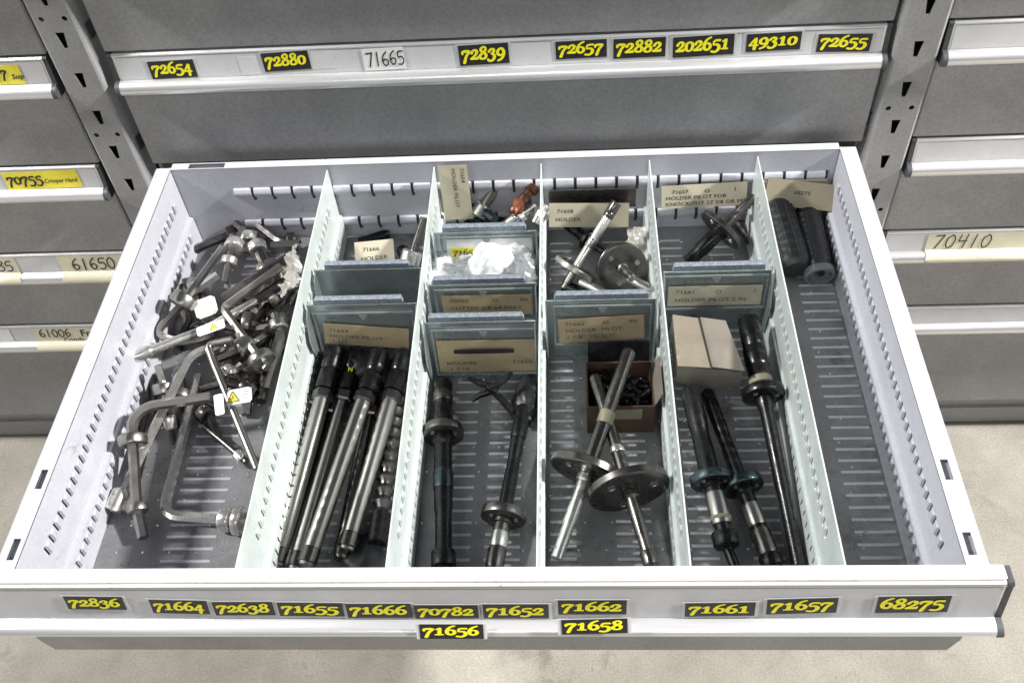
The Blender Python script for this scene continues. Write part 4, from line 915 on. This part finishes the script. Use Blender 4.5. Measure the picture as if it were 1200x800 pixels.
# rear of fourth compartment
pilot('steel pilot at the rear of the fourth compartment, big disc facing up', (716,300,.010),(741,326,.056), .52, .0255, .0070, (.0050,.0042), dm_=STEELD, m_=STEELD, tipm=STEEL)
pilot('long bright shaft leaning up to the right, disc edge on at the divider', (721,240,.078),(660,338,.014), .76, .0235, .0065, (.0048,.0044), dm_=STEEL, m_=STEELB, tipm=STEEL, rings=[(.03,.012,.0056,STEELD),(.12,.006,.0056,STEELD),(.45,.010,.0054,STEEL)])
pilot('dark pilot lying under the leaning shaft at the rear of the fourth compartment', (664,262,.012),(708,296,.014), .60, .0120, .0060, (.0060,.0040), dm_=OXID, m_=OXID, screws=False)
for a, e, r_, mm, lb in (((668,262,.012),(690,285,.012),.0060,OXID,'black stub behind the slim bright tool'), ((680,330,.020),(712,345,.020),.0050,STEELB,'bright rod end just behind the fourth compartment partition'), ((735,325,.022),(765,340,.022),.0050,STEELB,'bright short rod at the divider, rear of the fourth compartment'), ((662,335,.012),(690,350,.012),.0070,OXID,'black stub beneath the edge-on disc')):
    A, E_ = Z(*a), Z(*e); b = B(); b.cyl(A, E_, r_, 14); tag(obj('short_rod', b, mm), lb, 'rod')
film('crinkled clear film between the big rear disc and the divider', [(738,268,.016),(762,270,.030),(768,318,.026),(742,322,.012)], FOIL, .0045, 6.1)
# rear of fifth compartment
pilot('tilted pilot holder at the rear of the fifth compartment, with a thin disc', (884,230,.056),(806,308,.016), .50, .0260, .0065, (.0050,.0080), dm_=STEELD, m_=STEELD, tipm=OXID)
b = B(); b.cyl(Z(866,262,.010), Z(884,286,.010), .0060, 14); tag(obj('short_rod', b, STEELD), 'dull short rod against the right divider, rear of the fifth compartment', 'rod')

# ------------------------------------------------------------------ ribbed tubes in the right compartment
for lb, a, e, R in (('black ribbed tube with a rounded end, left of the two at the right rear', (908,238,.034),(932,318,.020), .0178), ('black ribbed tube with a clear rimmed cap, right of the two at the right rear', (944,250,.028),(960,321,.015), .0146)):
    A, E_ = Z(*a), Z(*e); L = (E_-A).length; t = thing('ribbed_tube', lb, 'tube', (E_.x, E_.y, 0), 'black ribbed tubes'); n = 9; prof = [(0, R*.7), (.002, R*.92)]
    for i in range(n*4+1):
        f = i/(n*4); prof.append((.004+f*(L-.012), R*(.95+.04*abs(math.sin(f*math.pi*n)))))
    prof += [(L-.004, R*.86), (L-.001, R*.7), (L, R*.4)]
    b = B(); b.lathe(A, E_, prof, 28); obj('ribbed_body', b, RUBB, t)
    d = (E_-A).normalized(); u = d.orthogonal().normalized(); w_ = d.cross(u)
    for k in range(12):
        an = k*math.pi/6; q = u*math.cos(an)+w_*math.sin(an); g = B(); g.cyl(A+d*.006+q*R*.95, A+d*(L-.010)+q*R*.955, .0010, 6); obj('ridge', g, RUBB, t)
    if 'cap' in lb:
        g = B(); g.lathe(E_-d*.004, E_+d*.004, [(0,R*.99),(.001,R*1.08),(.007,R*1.08),(.008,R*1.0),(.008,R*.84),(.004,R*.80),(.004,.001)], 28); obj('end_cap', g, mat('smoky_cap', (.16,.17,.18), .25, 0, .1), t)
b = B(); b.tube([Z(1006,627,.0012)]+[Z(1006+i*2.0,627-i*.9+math.sin(i*1.3)*1.2,.0012) for i in range(1,6)], .0005, 5); tag(obj('metal_shaving', b, STEELB), 'tiny curl of swarf on the floor of the right compartment', 'shaving')
